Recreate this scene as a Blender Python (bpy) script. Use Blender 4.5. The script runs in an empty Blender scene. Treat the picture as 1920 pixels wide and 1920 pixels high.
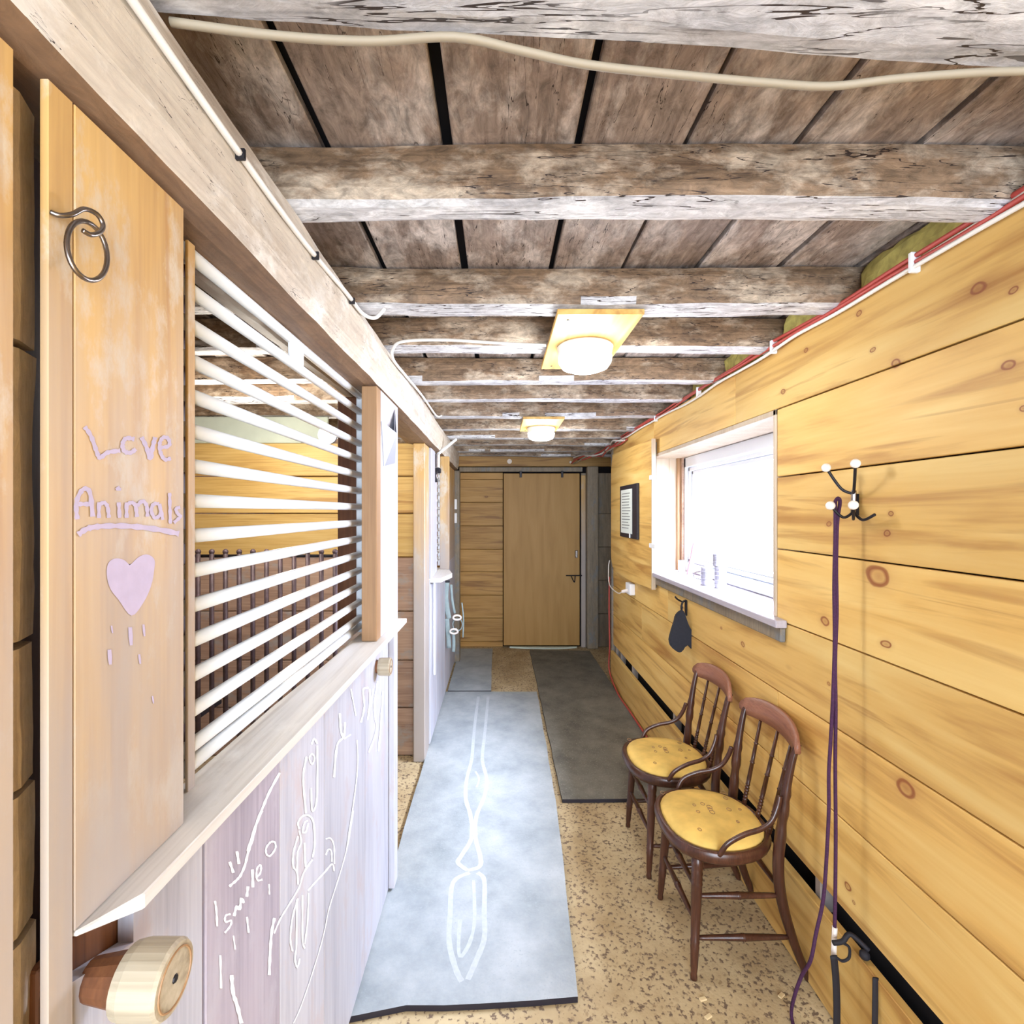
import bpy, bmesh, math, random
from mathutils import Vector, Matrix, noise
random.seed(7)
SC = bpy.context.scene
COL = SC.collection
H = 1.62            # camera height
F = 960.0           # focal length in pixels of the 1920 frame
CX, CY = 935.0, 960.0   # where the corridor direction meets the frame

# ------------------------------------------------------------------ camera, world, light
cam_d = bpy.data.cameras.new('camera'); cam = bpy.data.objects.new('camera', cam_d); COL.objects.link(cam)
cam.location = (0, 0, H); cam.rotation_euler = (math.radians(90), 0, 0)
cam_d.sensor_width = 36; cam_d.lens = 18.0; cam_d.shift_x = 25 / 1920; cam_d.clip_start = 0.02
SC.camera = cam
SC.view_settings.view_transform = 'Standard'; SC.view_settings.look = 'None'
SC.view_settings.gamma = 1; SC.view_settings.exposure = 0.3
SC.view_settings.use_curve_mapping = False
W = bpy.data.worlds.new('sky'); SC.world = W; W.use_nodes = True
wb = W.node_tree.nodes['Background']; wb.inputs[0].default_value = (0.88, 0.93, 1.0, 1); wb.inputs[1].default_value = 2.2
SC.cycles.max_bounces = 7; SC.cycles.diffuse_bounces = 5; SC.cycles.transparent_max_bounces = 8
SC.cycles.use_denoising = True; SC.cycles.sample_clamp_indirect = 8

def area(name, loc, rot, sx, sy, power, color):
    l = bpy.data.lights.new(name, 'AREA'); l.shape = 'RECTANGLE'; l.size = sx; l.size_y = sy
    l.energy = power * 2.2; l.color = color
    o = bpy.data.objects.new(name, l); COL.objects.link(o); o.location = loc; o.rotation_euler = rot
    return o
# daylight outside window (sky seen through the right-hand window) and an added fill light behind the camera
area('window_daylight', (1.75, 2.8, 2.0), (0, math.radians(68), 0), 1.1, 1.9, 135, (0.68, 0.77, 1.0))
area('window_high_sky', (2.4, 2.7, 3.8), (0, math.radians(32), 0), 1.9, 3.2, 760, (0.70, 0.79, 1.0))
area('rear_fill', (0.32, -1.9, 1.35), (math.radians(-90), 0, math.pi), 1.5, 2.0, 60, (0.74, 0.85, 1.0))

# ------------------------------------------------------------------ helpers
def PX(px, py, X):
    Y = F * X / (px - CX); return Vector((X, Y, H - (py - CY) * Y / F))
def srgb(h):
    h = h.lstrip('#'); v = [int(h[i:i+2], 16) / 255 for i in (0, 2, 4)]
    return tuple((c / 12.92 if c <= 0.04045 else ((c + 0.055) / 1.055) ** 2.4) for c in v) + (1,)

def newmat(name):
    m = bpy.data.materials.new(name); m.use_nodes = True
    return m, m.node_tree, m.node_tree.nodes['Principled BSDF']
def plain(name, col, rough=0.6, metal=0.0, var=0.0, scale=40, bump=0.0, emis=None, estr=0):
    m, nt, b = newmat(name); b.inputs['Roughness'].default_value = rough; b.inputs['Metallic'].default_value = metal
    c = srgb(col); b.inputs['Base Color'].default_value = c
    if var or bump:
        tc = nt.nodes.new('ShaderNodeTexCoord'); n = nt.nodes.new('ShaderNodeTexNoise')
        n.inputs['Scale'].default_value = scale; n.inputs['Detail'].default_value = 5
        nt.links.new(tc.outputs['Object'], n.inputs['Vector'])
        r = nt.nodes.new('ShaderNodeValToRGB'); r.color_ramp.elements[0].position = .3; r.color_ramp.elements[1].position = .7
        r.color_ramp.elements[0].color = tuple(x * (1 - var) for x in c[:3]) + (1,)
        r.color_ramp.elements[1].color = tuple(min(1, x * (1 + var)) for x in c[:3]) + (1,)
        nt.links.new(n.outputs[0], r.inputs[0]); nt.links.new(r.outputs[0], b.inputs['Base Color'])
        if bump:
            bp = nt.nodes.new('ShaderNodeBump'); bp.inputs['Strength'].default_value = bump; bp.inputs['Distance'].default_value = .004
            nt.links.new(n.outputs[0], bp.inputs['Height']); nt.links.new(bp.outputs[0], b.inputs['Normal'])
    if emis:
        b.inputs['Emission Color'].default_value = srgb(emis); b.inputs['Emission Strength'].default_value = estr
    return m

def wood(name, light, mid, dark, axis='Y', knots=0.0, knotcol='8a3a18', rough=0.55, bump=0.3, stain=None, stain_amt=0.0, streak=0.5, gs=1.0, cracks=0.0, fixed=None, greying=None, flake=0.0, streaks=None):
    """grain runs along the given axis; every board shifts the pattern by its own random number"""
    m, nt, b = newmat(name); N = nt.nodes; L = nt.links
    b.inputs['Roughness'].default_value = rough
    tc = N.new('ShaderNodeTexCoord'); oi = N.new('ShaderNodeObjectInfo')
    mul = N.new('ShaderNodeMath'); mul.operation = 'MULTIPLY'; mul.inputs[1].default_value = 37.0
    L.new(oi.outputs['Random'], mul.inputs[0])
    add = N.new('ShaderNodeVectorMath'); add.operation = 'ADD'
    L.new(tc.outputs['Object'], add.inputs[0]); L.new(mul.outputs[0], add.inputs[1])
    ai = 'XYZ'.index(axis)
    def mp(along, across):
        n = N.new('ShaderNodeMapping'); s = [across] * 3; s[ai] = along
        n.inputs['Scale'].default_value = s; L.new(add.outputs[0], n.inputs[0]); return n
    # broad streaks
    n1 = N.new('ShaderNodeTexNoise'); n1.inputs['Scale'].default_value = 1; n1.inputs['Detail'].default_value = 6
    n1.inputs['Distortion'].default_value = .6
    L.new(mp(1.3 * gs, 13 * gs).outputs[0], n1.inputs['Vector'])
    n2 = N.new('ShaderNodeTexNoise'); n2.inputs['Scale'].default_value = 1; n2.inputs['Detail'].default_value = 8
    L.new(mp(4 * gs, 120 * gs).outputs[0], n2.inputs['Vector'])
    r = N.new('ShaderNodeValToRGB'); e = r.color_ramp.elements
    e[0].position = .28; e[0].color = srgb(dark); e[1].position = .72; e[1].color = srgb(light)
    x = e.new(.48); x.color = srgb(mid)
    mx = N.new('ShaderNodeMix'); mx.data_type = 'FLOAT'; mx.inputs[0].default_value = 1 - streak
    L.new(n1.outputs[0], mx.inputs[2]); L.new(n2.outputs[0], mx.inputs[3])
    L.new(mx.outputs[0], r.inputs[0]); cur = r.outputs[0]
    def mixc(fac, a, col):
        q = N.new('ShaderNodeMix'); q.data_type = 'RGBA'; L.new(fac, q.inputs[0]); L.new(a, q.inputs[6])
        q.inputs[7].default_value = srgb(col); return q.outputs[2]
    if stain:
        n3 = N.new('ShaderNodeTexNoise'); n3.inputs['Scale'].default_value = 1; n3.inputs['Detail'].default_value = 9
        n3.inputs['Roughness'].default_value = .68
        L.new(mp(4.5 * gs, 9 * gs).outputs[0], n3.inputs['Vector'])
        r3 = N.new('ShaderNodeValToRGB'); r3.color_ramp.elements[0].position = .62 - stain_amt * .3
        r3.color_ramp.elements[1].position = .70 - stain_amt * .2
        L.new(n3.outputs[0], r3.inputs[0]); cur = mixc(r3.outputs[0], cur, stain)
    if knots:
        v = N.new('ShaderNodeTexVoronoi'); v.inputs['Scale'].default_value = 1
        L.new(mp(2.0 * gs, 4.3 * gs).outputs[0], v.inputs['Vector'])
        r2 = N.new('ShaderNodeValToRGB'); e = r2.color_ramp.elements
        e[0].position = 0; e[0].color = (.75, .75, .75, 1); e[1].position = knots * 1.9; e[1].color = (0, 0, 0, 1)
        for p, c in ((knots * .55, .45), (knots * .8, 1), (knots * .95, .25)):
            q = e.new(p); q.color = (c, c, c, 1)
        L.new(v.outputs['Distance'], r2.inputs[0]); cur = mixc(r2.outputs[0], cur, knotcol)
    if streaks:     # crisp darker figure along the grain
        n7 = N.new('ShaderNodeTexNoise'); n7.inputs['Scale'].default_value = 1; n7.inputs['Detail'].default_value = 7; n7.inputs['Distortion'].default_value = 1.2
        L.new(mp(1.0 * gs, 17 * gs).outputs[0], n7.inputs['Vector'])
        r7 = N.new('ShaderNodeValToRGB'); e = r7.color_ramp.elements; e[0].position = .56; e[0].color = (0, 0, 0, 1); e[1].position = .68; e[1].color = (.62, .62, .62, 1)
        L.new(n7.outputs[0], r7.inputs[0]); cur = mixc(r7.outputs[0], cur, streaks)
    if flake:       # peeling, flaky surface: small light and dark scales
        n8 = N.new('ShaderNodeTexNoise'); n8.inputs['Scale'].default_value = 1; n8.inputs['Detail'].default_value = 10; n8.inputs['Roughness'].default_value = .75; n8.inputs['Distortion'].default_value = .8
        L.new(mp(16 * gs, 38 * gs).outputs[0], n8.inputs['Vector'])
        r8 = N.new('ShaderNodeMapRange'); r8.inputs[1].default_value = .36; r8.inputs[2].default_value = .64; r8.inputs[3].default_value = 1 - flake; r8.inputs[4].default_value = 1 + flake * .8
        L.new(n8.outputs[0], r8.inputs[0])
        h8 = N.new('ShaderNodeHueSaturation'); L.new(r8.outputs[0], h8.inputs['Value']); L.new(cur, h8.inputs['Color']); cur = h8.outputs[0]
        hgt = n8.outputs[0]
    if cracks:
        n4 = N.new('ShaderNodeTexNoise'); n4.inputs['Scale'].default_value = 1; n4.inputs['Detail'].default_value = 4; n4.inputs['Distortion'].default_value = .5
        L.new(mp(3.2 * gs, 42 * gs).outputs[0], n4.inputs['Vector'])
        r4 = N.new('ShaderNodeMath'); r4.operation = 'COMPARE'; r4.inputs[1].default_value = .5; r4.inputs[2].default_value = cracks
        L.new(n4.outputs[0], r4.inputs[0])
        n5 = N.new('ShaderNodeTexNoise'); n5.inputs['Scale'].default_value = 1; L.new(mp(2.2 * gs, 7 * gs).outputs[0], n5.inputs['Vector'])
        r5 = N.new('ShaderNodeValToRGB'); r5.color_ramp.elements[0].position = .42; r5.color_ramp.elements[1].position = .5
        L.new(n5.outputs[0], r5.inputs[0])
        mm = N.new('ShaderNodeMath'); mm.operation = 'MULTIPLY'; L.new(r4.outputs[0], mm.inputs[0]); L.new(r5.outputs[0], mm.inputs[1])
        cur = mixc(mm.outputs[0], cur, '2e211d')
    if greying:        # mixes in grey towards the bottom, with a noisy edge
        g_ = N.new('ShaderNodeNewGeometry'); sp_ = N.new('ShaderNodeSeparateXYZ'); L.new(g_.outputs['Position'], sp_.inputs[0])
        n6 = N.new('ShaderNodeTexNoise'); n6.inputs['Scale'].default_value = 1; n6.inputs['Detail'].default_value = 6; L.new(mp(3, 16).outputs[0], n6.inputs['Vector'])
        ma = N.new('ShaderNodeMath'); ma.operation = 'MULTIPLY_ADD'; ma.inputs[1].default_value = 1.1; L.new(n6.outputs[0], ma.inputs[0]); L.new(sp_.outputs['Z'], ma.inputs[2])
        mr_ = N.new('ShaderNodeMapRange'); L.new(ma.outputs[0], mr_.inputs[0]); mr_.inputs[1].default_value = greying[0] + .55; mr_.inputs[2].default_value = greying[1] + .55
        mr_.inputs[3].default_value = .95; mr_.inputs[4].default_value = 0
        cur = mixc(mr_.outputs[0], cur, greying[2])
    if fixed:       # the knots this wall really has, each at its own place on the boards
        geo = N.new('ShaderNodeNewGeometry'); acc = None
        nn = N.new('ShaderNodeTexNoise'); nn.inputs['Scale'].default_value = 9; L.new(geo.outputs['Position'], nn.inputs['Vector'])
        va = N.new('ShaderNodeVectorMath'); va.operation = 'MULTIPLY_ADD'; va.inputs[1].default_value = (0, .05, .022); L.new(nn.outputs['Color'], va.inputs[0]); L.new(geo.outputs['Position'], va.inputs[2])
        mpf = N.new('ShaderNodeMapping'); mpf.inputs['Scale'].default_value = (0, .68, 1); L.new(va.outputs[0], mpf.inputs[0])
        for (ky, kz, kr) in fixed:
            dn = N.new('ShaderNodeVectorMath'); dn.operation = 'DISTANCE'; L.new(mpf.outputs[0], dn.inputs[0]); dn.inputs[1].default_value = (0, (ky + .025) * .68, kz + .011)
            dv = N.new('ShaderNodeMath'); dv.operation = 'DIVIDE'; dv.inputs[1].default_value = kr; L.new(dn.outputs['Value'], dv.inputs[0])
            if acc is None: acc = dv.outputs[0]
            else:
                mi = N.new('ShaderNodeMath'); mi.operation = 'MINIMUM'; L.new(acc, mi.inputs[0]); L.new(dv.outputs[0], mi.inputs[1]); acc = mi.outputs[0]
        dv = N.new('ShaderNodeMath'); dv.operation = 'MULTIPLY'; dv.inputs[1].default_value = .4; L.new(acc, dv.inputs[0])
        rk = N.new('ShaderNodeValToRGB'); e = rk.color_ramp.elements; e[0].position = 0; e[0].color = (.55, .55, .55, 1); e[1].position = 1; e[1].color = (0, 0, 0, 1)
        for p, c in ((.24, .38), (.36, .95), (.44, .85), (.50, .22), (.62, .12)):
            q = e.new(p); q.color = (c, c, c, 1)
        L.new(dv.outputs[0], rk.inputs[0]); cur = mixc(rk.outputs[0], cur, knotcol)
    # every board a little lighter or darker
    hs = N.new('ShaderNodeHueSaturation'); mr = N.new('ShaderNodeMapRange'); mr.inputs[3].default_value = .88; mr.inputs[4].default_value = 1.1
    L.new(oi.outputs['Random'], mr.inputs[0]); L.new(mr.outputs[0], hs.inputs['Value']); L.new(cur, hs.inputs['Color'])
    L.new(hs.outputs[0], b.inputs['Base Color'])
    bp = N.new('ShaderNodeBump'); bp.inputs['Strength'].default_value = bump; bp.inputs['Distance'].default_value = .003
    L.new(hgt if flake else mx.outputs[0], bp.inputs['Height']); L.new(bp.outputs[0], b.inputs['Normal'])
    return m

M = {}
def kn(px, py, r, X=1.09):
    p = PX(px, py, X); return (p.y, p.z, .72 * r * p.y / F)
KN = [kn(*k) for k in ((1840,540,13),(1896,548,8),(1612,586,7),(1680,682,10),(1637,656,5),(1893,682,11),(1916,766,7),(1645,1080,25),(1547,1165,11),(1660,1000,8),(1672,962,6),(1555,983,6),(1662,1207,9),(1697,1478,20),(1588,1660,8),(1392,1208,6),(1512,655,5),(1468,735,6),(1600,1690,4),(1552,1282,4),(1353,1178,3))]
M['pine_y'] = wood('pine_wall', 'e9c97f', 'dcb264', 'a87432', 'Y', knots=.028, knotcol='8a4a22', fixed=KN, streak=.86, gs=.8, streaks='a06a2c')
M['pine_x'] = wood('pine_cross', 'e4c682', 'd6b067', 'b58b49', 'X', streaks='9c6a30', knots=.07, knotcol='85461f')
M['pine_z'] = wood('pine_upright', 'd6b273', 'c49d60', 'a47e4c', 'Z', knots=.05, knotcol='7a4522', stain='cbbda6', stain_amt=.35, streak=.7, streaks='a87c48', greying=(1.1, 2.0, 'a69d97'))
M['pine_end'] = wood('pine_back_wall', 'c29a5a', 'b08644', '875f2c', 'X', streaks='74491f', knots=.06, knotcol='6a3d1c')
M['plyboard'] = wood('door_board', 'bf9553', 'b58b48', 'a97e3e', 'Z', bump=.1, streak=.8)
M['worn_z'] = wood('worn_upright_board', 'c6c6cc', 'b6b6bf', '9c9ca8', 'Z', stain='b9b0b3', stain_amt=.3, bump=.25)
M['worn_y'] = wood('worn_rail', 'e8e4de', 'dcd7d0', 'c4bdb5', 'Y', stain='e4e0da', stain_amt=.3, bump=.25)
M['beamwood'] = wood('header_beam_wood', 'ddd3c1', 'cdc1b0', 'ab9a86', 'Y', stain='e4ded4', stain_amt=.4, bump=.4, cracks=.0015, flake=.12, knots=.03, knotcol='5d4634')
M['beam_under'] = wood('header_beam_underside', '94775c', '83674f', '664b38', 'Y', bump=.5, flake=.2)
M['joist_face'] = wood('joist_bark_side', '9a8168', '7e6750', '553f2c', 'X', stain='b8a894', stain_amt=.5, bump=1.0, cracks=.006, flake=.5, knots=.03, knotcol='36261b')
M['joist_white'] = wood('joist_limewashed_edge', 'dcdde0', 'c6c6ca', '95949a', 'X', stain='e6e7ea', stain_amt=.4, bump=1.0, cracks=.012, flake=.36)
M['ceil'] = wood('ceiling_plank_wood', 'b3a499', '988980', '6c5c52', 'Y', stain='cdc5c0', stain_amt=.5, bump=.8, gs=.8, cracks=.003, flake=.48)
M['graywood'] = wood('weathered_post', '9a8c78', '857864', '6a5f50', 'Z', bump=.6, flake=.15, stain='7a7a78', stain_amt=.3)
M['batten'] = wood('brown_batten', 'a8835c', '98744f', '805f42', 'Z', knots=.03, knotcol='402414', bump=.15)
M['brownplank'] = wood('stained_plank', 'bfa289', 'a48671', '7a5d4d', 'X', bump=.4, stain='9d948c', stain_amt=.3)
M['knobwood'] = wood('grey_turned_wood', 'bdb39f', 'a99e88', '857a66', 'X', bump=.2)
M['jambwood'] = wood('dark_brown_jamb', '8a5a36', '73472a', '52301d', 'Z', bump=.3)
M['darkwood'] = wood('dark_wood', '4a2a22', '3a1e1a', '220f0e', 'Z', bump=.4)
M['chairwood'] = wood('chair_wood', '5e3a29', '43261b', '2a1610', 'Z', rough=.3, bump=.08, gs=2)
M['crest'] = wood('chair_crest_wood', 'a5735a', '8f5f49', '6e4534', 'Y', rough=.42, bump=.08, gs=2)
M['fabric'] = plain('seat_upholstery', 'd8b560', .85, var=.18, scale=14, bump=.15)
M['stone'] = wood('block_stone', 'e2d5c4', 'd0bfaa', 'ab9884', 'Z', stain='d8cab6', stain_amt=.35, bump=.8, gs=1.6, flake=.15)
M['white'] = plain('white_painted_bar', 'e9eef2', .35, var=.02)
M['vinyl'] = plain('white_vinyl', 'f1f3f6', .4)
M['framevinyl'] = plain('window_frame_vinyl', 'cfd3da', .4)
M['whitewood'] = wood('pale_reveal_wood', 'd3c4b0', 'c4b299', 'a9957c', 'Z', bump=.2)
M['sillwood'] = wood('sill_wood', 'c4bfc6', 'b5aeb8', '9a93a2', 'Y', bump=.2)
M['steel'] = plain('worn_steel', '8d8580', .3, metal=1, var=.2, scale=60)
M['darkmetal'] = plain('dark_iron', '2c2a2e', .45, metal=.6)
M['rodiron'] = plain('rusty_iron', '57464a', .5, metal=.2, var=.3, scale=30)
M['greymetal'] = plain('grey_sheet_metal', 'a3a7b4', .45, metal=.3)
M['black'] = plain('black_cloth', '23252e', .9, var=.1, scale=90)
M['blackplastic'] = plain('black_plastic', '1d1a26', .5)
M['void'] = plain('dark_void', '120d10', 1)
M['purple'] = plain('purple_rope', '3c163a', .8, var=.3, scale=180, bump=.4)
M['blackstrap'] = plain('black_strap', '17131a', .75)
M['ceramic'] = plain('cream_ceramic', 'ebe1d8', .2)
M['redcable'] = plain('red_cable', 'b4473f', .5)
M['whitecable'] = plain('white_cable', 'e6e3dd', .5)
M['tancable'] = plain('tan_cable', '988d79', .6)
M['wool'] = plain('yellow_insulation', 'aea55e', 1, var=.35, scale=22, bump=1)
M['lavender'] = plain('lavender_paint', 'b9adc6', .7, var=.06, scale=50)
M['chalk'] = plain('white_chalk', 'f7f6f8', .9)
M['paper'] = plain('paper', 'd9dfd8', .8)
M['ink'] = plain('ink', '6c6f70', .8)
M['pinkboard'] = plain('pink_board', 'b08290', .7)
M['can'] = plain('tin_can', 'a9a9b3', .35, metal=.5, var=.15, scale=20)
M['halter'] = plain('grey_green_webbing', '93a3a3', .85, var=.1)
M['palepanel'] = plain('pale_green_panel', 'c9d3c4', .7, var=.1, scale=5)
M['matblue'] = plain('grey_rubber_mat', '8d979c', .8)
M['matdark'] = plain('dark_rubber_mat', '6a685e', .85)
M['chip'] = plain('wood_chip', 'dcc79a', .8)

def mat_rubber(m, a, b_, speck, sc=3):
    nt = m.node_tree; N = nt.nodes; L = nt.links; b = N['Principled BSDF']
    tc = N.new('ShaderNodeTexCoord')
    n = N.new('ShaderNodeTexNoise'); n.inputs['Scale'].default_value = sc; n.inputs['Detail'].default_value = 10; n.inputs['Roughness'].default_value = .7
    L.new(tc.outputs['Object'], n.inputs['Vector'])
    r = N.new('ShaderNodeValToRGB'); e = r.color_ramp.elements; e[0].position = .3; e[0].color = srgb(a); e[1].position = .7; e[1].color = srgb(b_)
    L.new(n.outputs[0], r.inputs[0])
    n2 = N.new('ShaderNodeTexNoise'); n2.inputs['Scale'].default_value = 110; n2.inputs['Detail'].default_value = 2
    L.new(tc.outputs['Object'], n2.inputs['Vector'])
    r2 = N.new('ShaderNodeValToRGB'); r2.color_ramp.elements[0].position = .6; r2.color_ramp.elements[1].position = .75
    L.new(n2.outputs[0], r2.inputs[0])
    q = N.new('ShaderNodeMix'); q.data_type = 'RGBA'; L.new(r2.outputs[0], q.inputs[0]); L.new(r.outputs[0], q.inputs[6]); q.inputs[7].default_value = srgb(speck)
    L.new(q.outputs[2], b.inputs['Base Color'])
    bp = N.new('ShaderNodeBump'); bp.inputs['Strength'].default_value = .4; bp.inputs['Distance'].default_value = .003
    L.new(n2.outputs[0], bp.inputs['Height']); L.new(bp.outputs[0], b.inputs['Normal'])
mat_rubber(M['matblue'], '7f888b', 'b2b7b8', '98a0a3')
mat_rubber(M['matdark'], '4f4d45', '7f7c70', '8f8c80', 4)

def concrete():
    m, nt, b = newmat('aggregate_floor'); N = nt.nodes; L = nt.links; b.inputs['Roughness'].default_value = .85
    tc = N.new('ShaderNodeTexCoord')
    n = N.new('ShaderNodeTexNoise'); n.inputs['Scale'].default_value = 5; n.inputs['Detail'].default_value = 8
    L.new(tc.outputs['Object'], n.inputs['Vector'])
    r = N.new('ShaderNodeValToRGB'); e = r.color_ramp.elements; e[0].position = .3; e[0].color = srgb('a68f68'); e[1].position = .7; e[1].color = srgb('c6b38c')
    L.new(n.outputs[0], r.inputs[0])
    n0 = N.new('ShaderNodeTexNoise'); n0.inputs['Scale'].default_value = 9; L.new(tc.outputs['Object'], n0.inputs['Vector'])
    ad = N.new('ShaderNodeVectorMath'); ad.operation = 'MULTIPLY_ADD'; ad.inputs[1].default_value = (.06,) * 3
    L.new(n0.outputs['Color'], ad.inputs[0]); L.new(tc.outputs['Object'], ad.inputs[2])
    v = N.new('ShaderNodeTexVoronoi'); v.inputs['Scale'].default_value = 95; L.new(ad.outputs[0], v.inputs['Vector'])
    r2 = N.new('ShaderNodeValToRGB'); e = r2.color_ramp.elements; e[0].position = .78; e[0].color = (0, 0, 0, 1); e[1].position = .95; e[1].color = (.8, .8, .8, 1)
    L.new(v.outputs['Color'], r2.inputs[0])
    q = N.new('ShaderNodeMix'); q.data_type = 'RGBA'; L.new(r2.outputs[0], q.inputs[0]); L.new(r.outputs[0], q.inputs[6]); q.inputs[7].default_value = srgb('8f7858')
    v2 = N.new('ShaderNodeTexNoise'); v2.inputs['Scale'].default_value = 70; v2.inputs['Detail'].default_value = 3; L.new(tc.outputs['Object'], v2.inputs['Vector'])
    r3 = N.new('ShaderNodeValToRGB'); e = r3.color_ramp.elements; e[0].position = .36; e[0].color = (1, 1, 1, 1); e[1].position = .45; e[1].color = (0, 0, 0, 1)
    L.new(v2.outputs[0], r3.inputs[0])
    q2 = N.new('ShaderNodeMix'); q2.data_type = 'RGBA'; L.new(r3.outputs[0], q2.inputs[0]); L.new(q.outputs[2], q2.inputs[6]); q2.inputs[7].default_value = srgb('6e5b48')
    L.new(q2.outputs[2], b.inputs['Base Color'])
    bp = N.new('ShaderNodeBump'); bp.inputs['Strength'].default_value = .5; bp.inputs['Distance'].default_value = .004
    L.new(v2.outputs[0], bp.inputs['Height']); L.new(bp.outputs[0], b.inputs['Normal'])
    return m
M['concrete'] = concrete()
def glassmat():
    m, nt, b = newmat('window_glass'); N = nt.nodes; L = nt.links
    t = N.new('ShaderNodeBsdfTransparent'); g = N.new('ShaderNodeBsdfGlossy'); g.inputs['Roughness'].default_value = .03
    mx = N.new('ShaderNodeMixShader'); mx.inputs[0].default_value = .06
    L.new(t.outputs[0], mx.inputs[1]); L.new(g.outputs[0], mx.inputs[2]); L.new(mx.outputs[0], N['Material Output'].inputs[0])
    return m
M['glass'] = glassmat()

# ---- object helpers
def tag(o, label=None, cat=None, group=None, kind=None):
    if label: o['label'] = label
    if cat: o['category'] = cat
    if group: o['group'] = group
    if kind: o['kind'] = kind
    return o
def empty(name, loc, label=None, cat=None, group=None, kind=None):
    o = bpy.data.objects.new(name, None); o.empty_display_size = .05; COL.objects.link(o); o.location = loc
    return tag(o, label, cat, group, kind)
def obj(name, bm, mats, parent=None, origin=None, smooth=False, mod=None):
    if not isinstance(mats, (list, tuple)): mats = [mats]
    if origin is None:
        vs = [v.co for v in bm.verts]
        origin = Vector((sum(v.x for v in vs), sum(v.y for v in vs), 0)) / max(1, len(vs)); origin.z = min(v.z for v in vs)
    origin = Vector(origin)
    bmesh.ops.translate(bm, verts=bm.verts, vec=-origin)
    bmesh.ops.recalc_face_normals(bm, faces=bm.faces)
    me = bpy.data.meshes.new(name); bm.to_mesh(me); bm.free()
    for m in mats: me.materials.append(M[m] if isinstance(m, str) else m)
    if smooth:
        for p in me.polygons: p.use_smooth = True
    o = bpy.data.objects.new(name, me); COL.objects.link(o)
    if parent is not None:
        pl = Vector((0, 0, 0)); q = parent
        while q is not None: pl += q.location; q = q.parent
        o.parent = parent; o.location = origin - pl
    else: o.location = origin
    return o
def box(bm, a, b, bev=0.0, mi=0):
    a, b = Vector(a), Vector(b)
    r = bmesh.ops.create_cube(bm, size=1); vs = r['verts']
    s = b - a; c = (a + b) / 2
    for v in vs: v.co = Vector((v.co.x * s.x + c.x, v.co.y * s.y + c.y, v.co.z * s.z + c.z))
    fs = set(f for v in vs for f in v.link_faces)
    for f in fs: f.material_index = mi
    if bev: bmesh.ops.bevel(bm, geom=list({e for v in vs for e in v.link_edges}), offset=bev, segments=1, affect='EDGES')
    return bm
def bx(a, b, bev=0.003): return box(bmesh.new(), a, b, bev)
def prism(bm, pts, n0, n1):
    """polygon pts (3d points in a plane) extruded by vector n1 from offset n0"""
    n0, n1 = Vector(n0), Vector(n1)
    A = [bm.verts.new(Vector(p) + n0) for p in pts]; B = [bm.verts.new(Vector(p) + n0 + n1) for p in pts]
    n = len(pts); bm.faces.new(A); bm.faces.new(B[::-1])
    for i in range(n): bm.faces.new((A[i], A[(i+1) % n], B[(i+1) % n], B[i]))
    return bm
def spline(pts, n=6):
    """Catmull-Rom through pts (tuples of any length)"""
    out = []; P = [pts[0]] + list(pts) + [pts[-1]]
    for i in range(1, len(P) - 2):
        for k in range(n):
            t = k / n; a, b, c, d = P[i-1], P[i], P[i+1], P[i+2]
            out.append(tuple(.5 * (2*b[j] + (c[j]-a[j])*t + (2*a[j]-5*b[j]+4*c[j]-d[j])*t*t + (3*b[j]-a[j]-3*c[j]+d[j])*t**3) for j in range(len(b))))
    out.append(tuple(pts[-1])); return out
def tube(bm, pts, r, seg=8, closed=False, flat=None):
    """sweep; r a number or list; flat=(w,t) gives an oval section"""
    pts = [Vector(p) for p in pts]; n = len(pts); rings = []
    up = None
    for i, p in enumerate(pts):
        if closed: t = (pts[(i+1) % n] - pts[i-1])
        else: t = pts[min(i+1, n-1)] - pts[max(i-1, 0)]
        if t.length < 1e-9: t = Vector((0, 0, 1))
        t.normalize()
        if up is None:
            up = Vector((0, 0, 1)) if abs(t.z) < .9 else Vector((0, 1, 0))
        s = t.cross(up)
        if s.length < 1e-6: s = t.cross(Vector((1, 0, 0)))
        s.normalize(); up = s.cross(t).normalized()
        rr = r[i] if isinstance(r, (list, tuple)) else r
        a, b = (rr, rr) if flat is None else (flat[0] / 2, flat[1] / 2)
        rings.append([bm.verts.new(p + s * math.cos(2*math.pi*k/seg) * a + up * math.sin(2*math.pi*k/seg) * b) for k in range(seg)])
    m = n if closed else n - 1
    for i in range(m):
        A, B = rings[i], rings[(i+1) % n]
        for k in range(seg): bm.faces.new((A[k], A[(k+1) % seg], B[(k+1) % seg], B[k]))
    if not closed: bm.faces.new(rings[0][::-1]); bm.faces.new(rings[-1])
    return bm
def turned(bm, a, b, prof, seg=10):
    a, b = Vector(a), Vector(b)
    return tube(bm, [a.lerp(b, t) for t, _ in prof], [r for _, r in prof], seg)
def lathe(bm, c, prof, seg=24, axis='Z'):
    c = Vector(c); rings = []
    for h_, r in prof:
        ring = []
        for k in range(seg):
            u, v = math.cos(2*math.pi*k/seg) * r, math.sin(2*math.pi*k/seg) * r
            d = {'Z': (u, v, h_), 'X': (h_, u, v), 'Y': (u, h_, v)}[axis]
            ring.append(bm.verts.new(c + Vector(d)))
        rings.append(ring)
    for A, B in zip(rings, rings[1:]):
        for k in range(seg): bm.faces.new((A[k], A[(k+1) % seg], B[(k+1) % seg], B[k]))
    bm.faces.new(rings[0][::-1]); bm.faces.new(rings[-1])
    return bm
def sphere(bm, c, r, seg=14):
    bmesh.ops.create_uvsphere(bm, u_segments=seg, v_segments=8, radius=r, matrix=Matrix.Translation(Vector(c))); return bm
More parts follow.
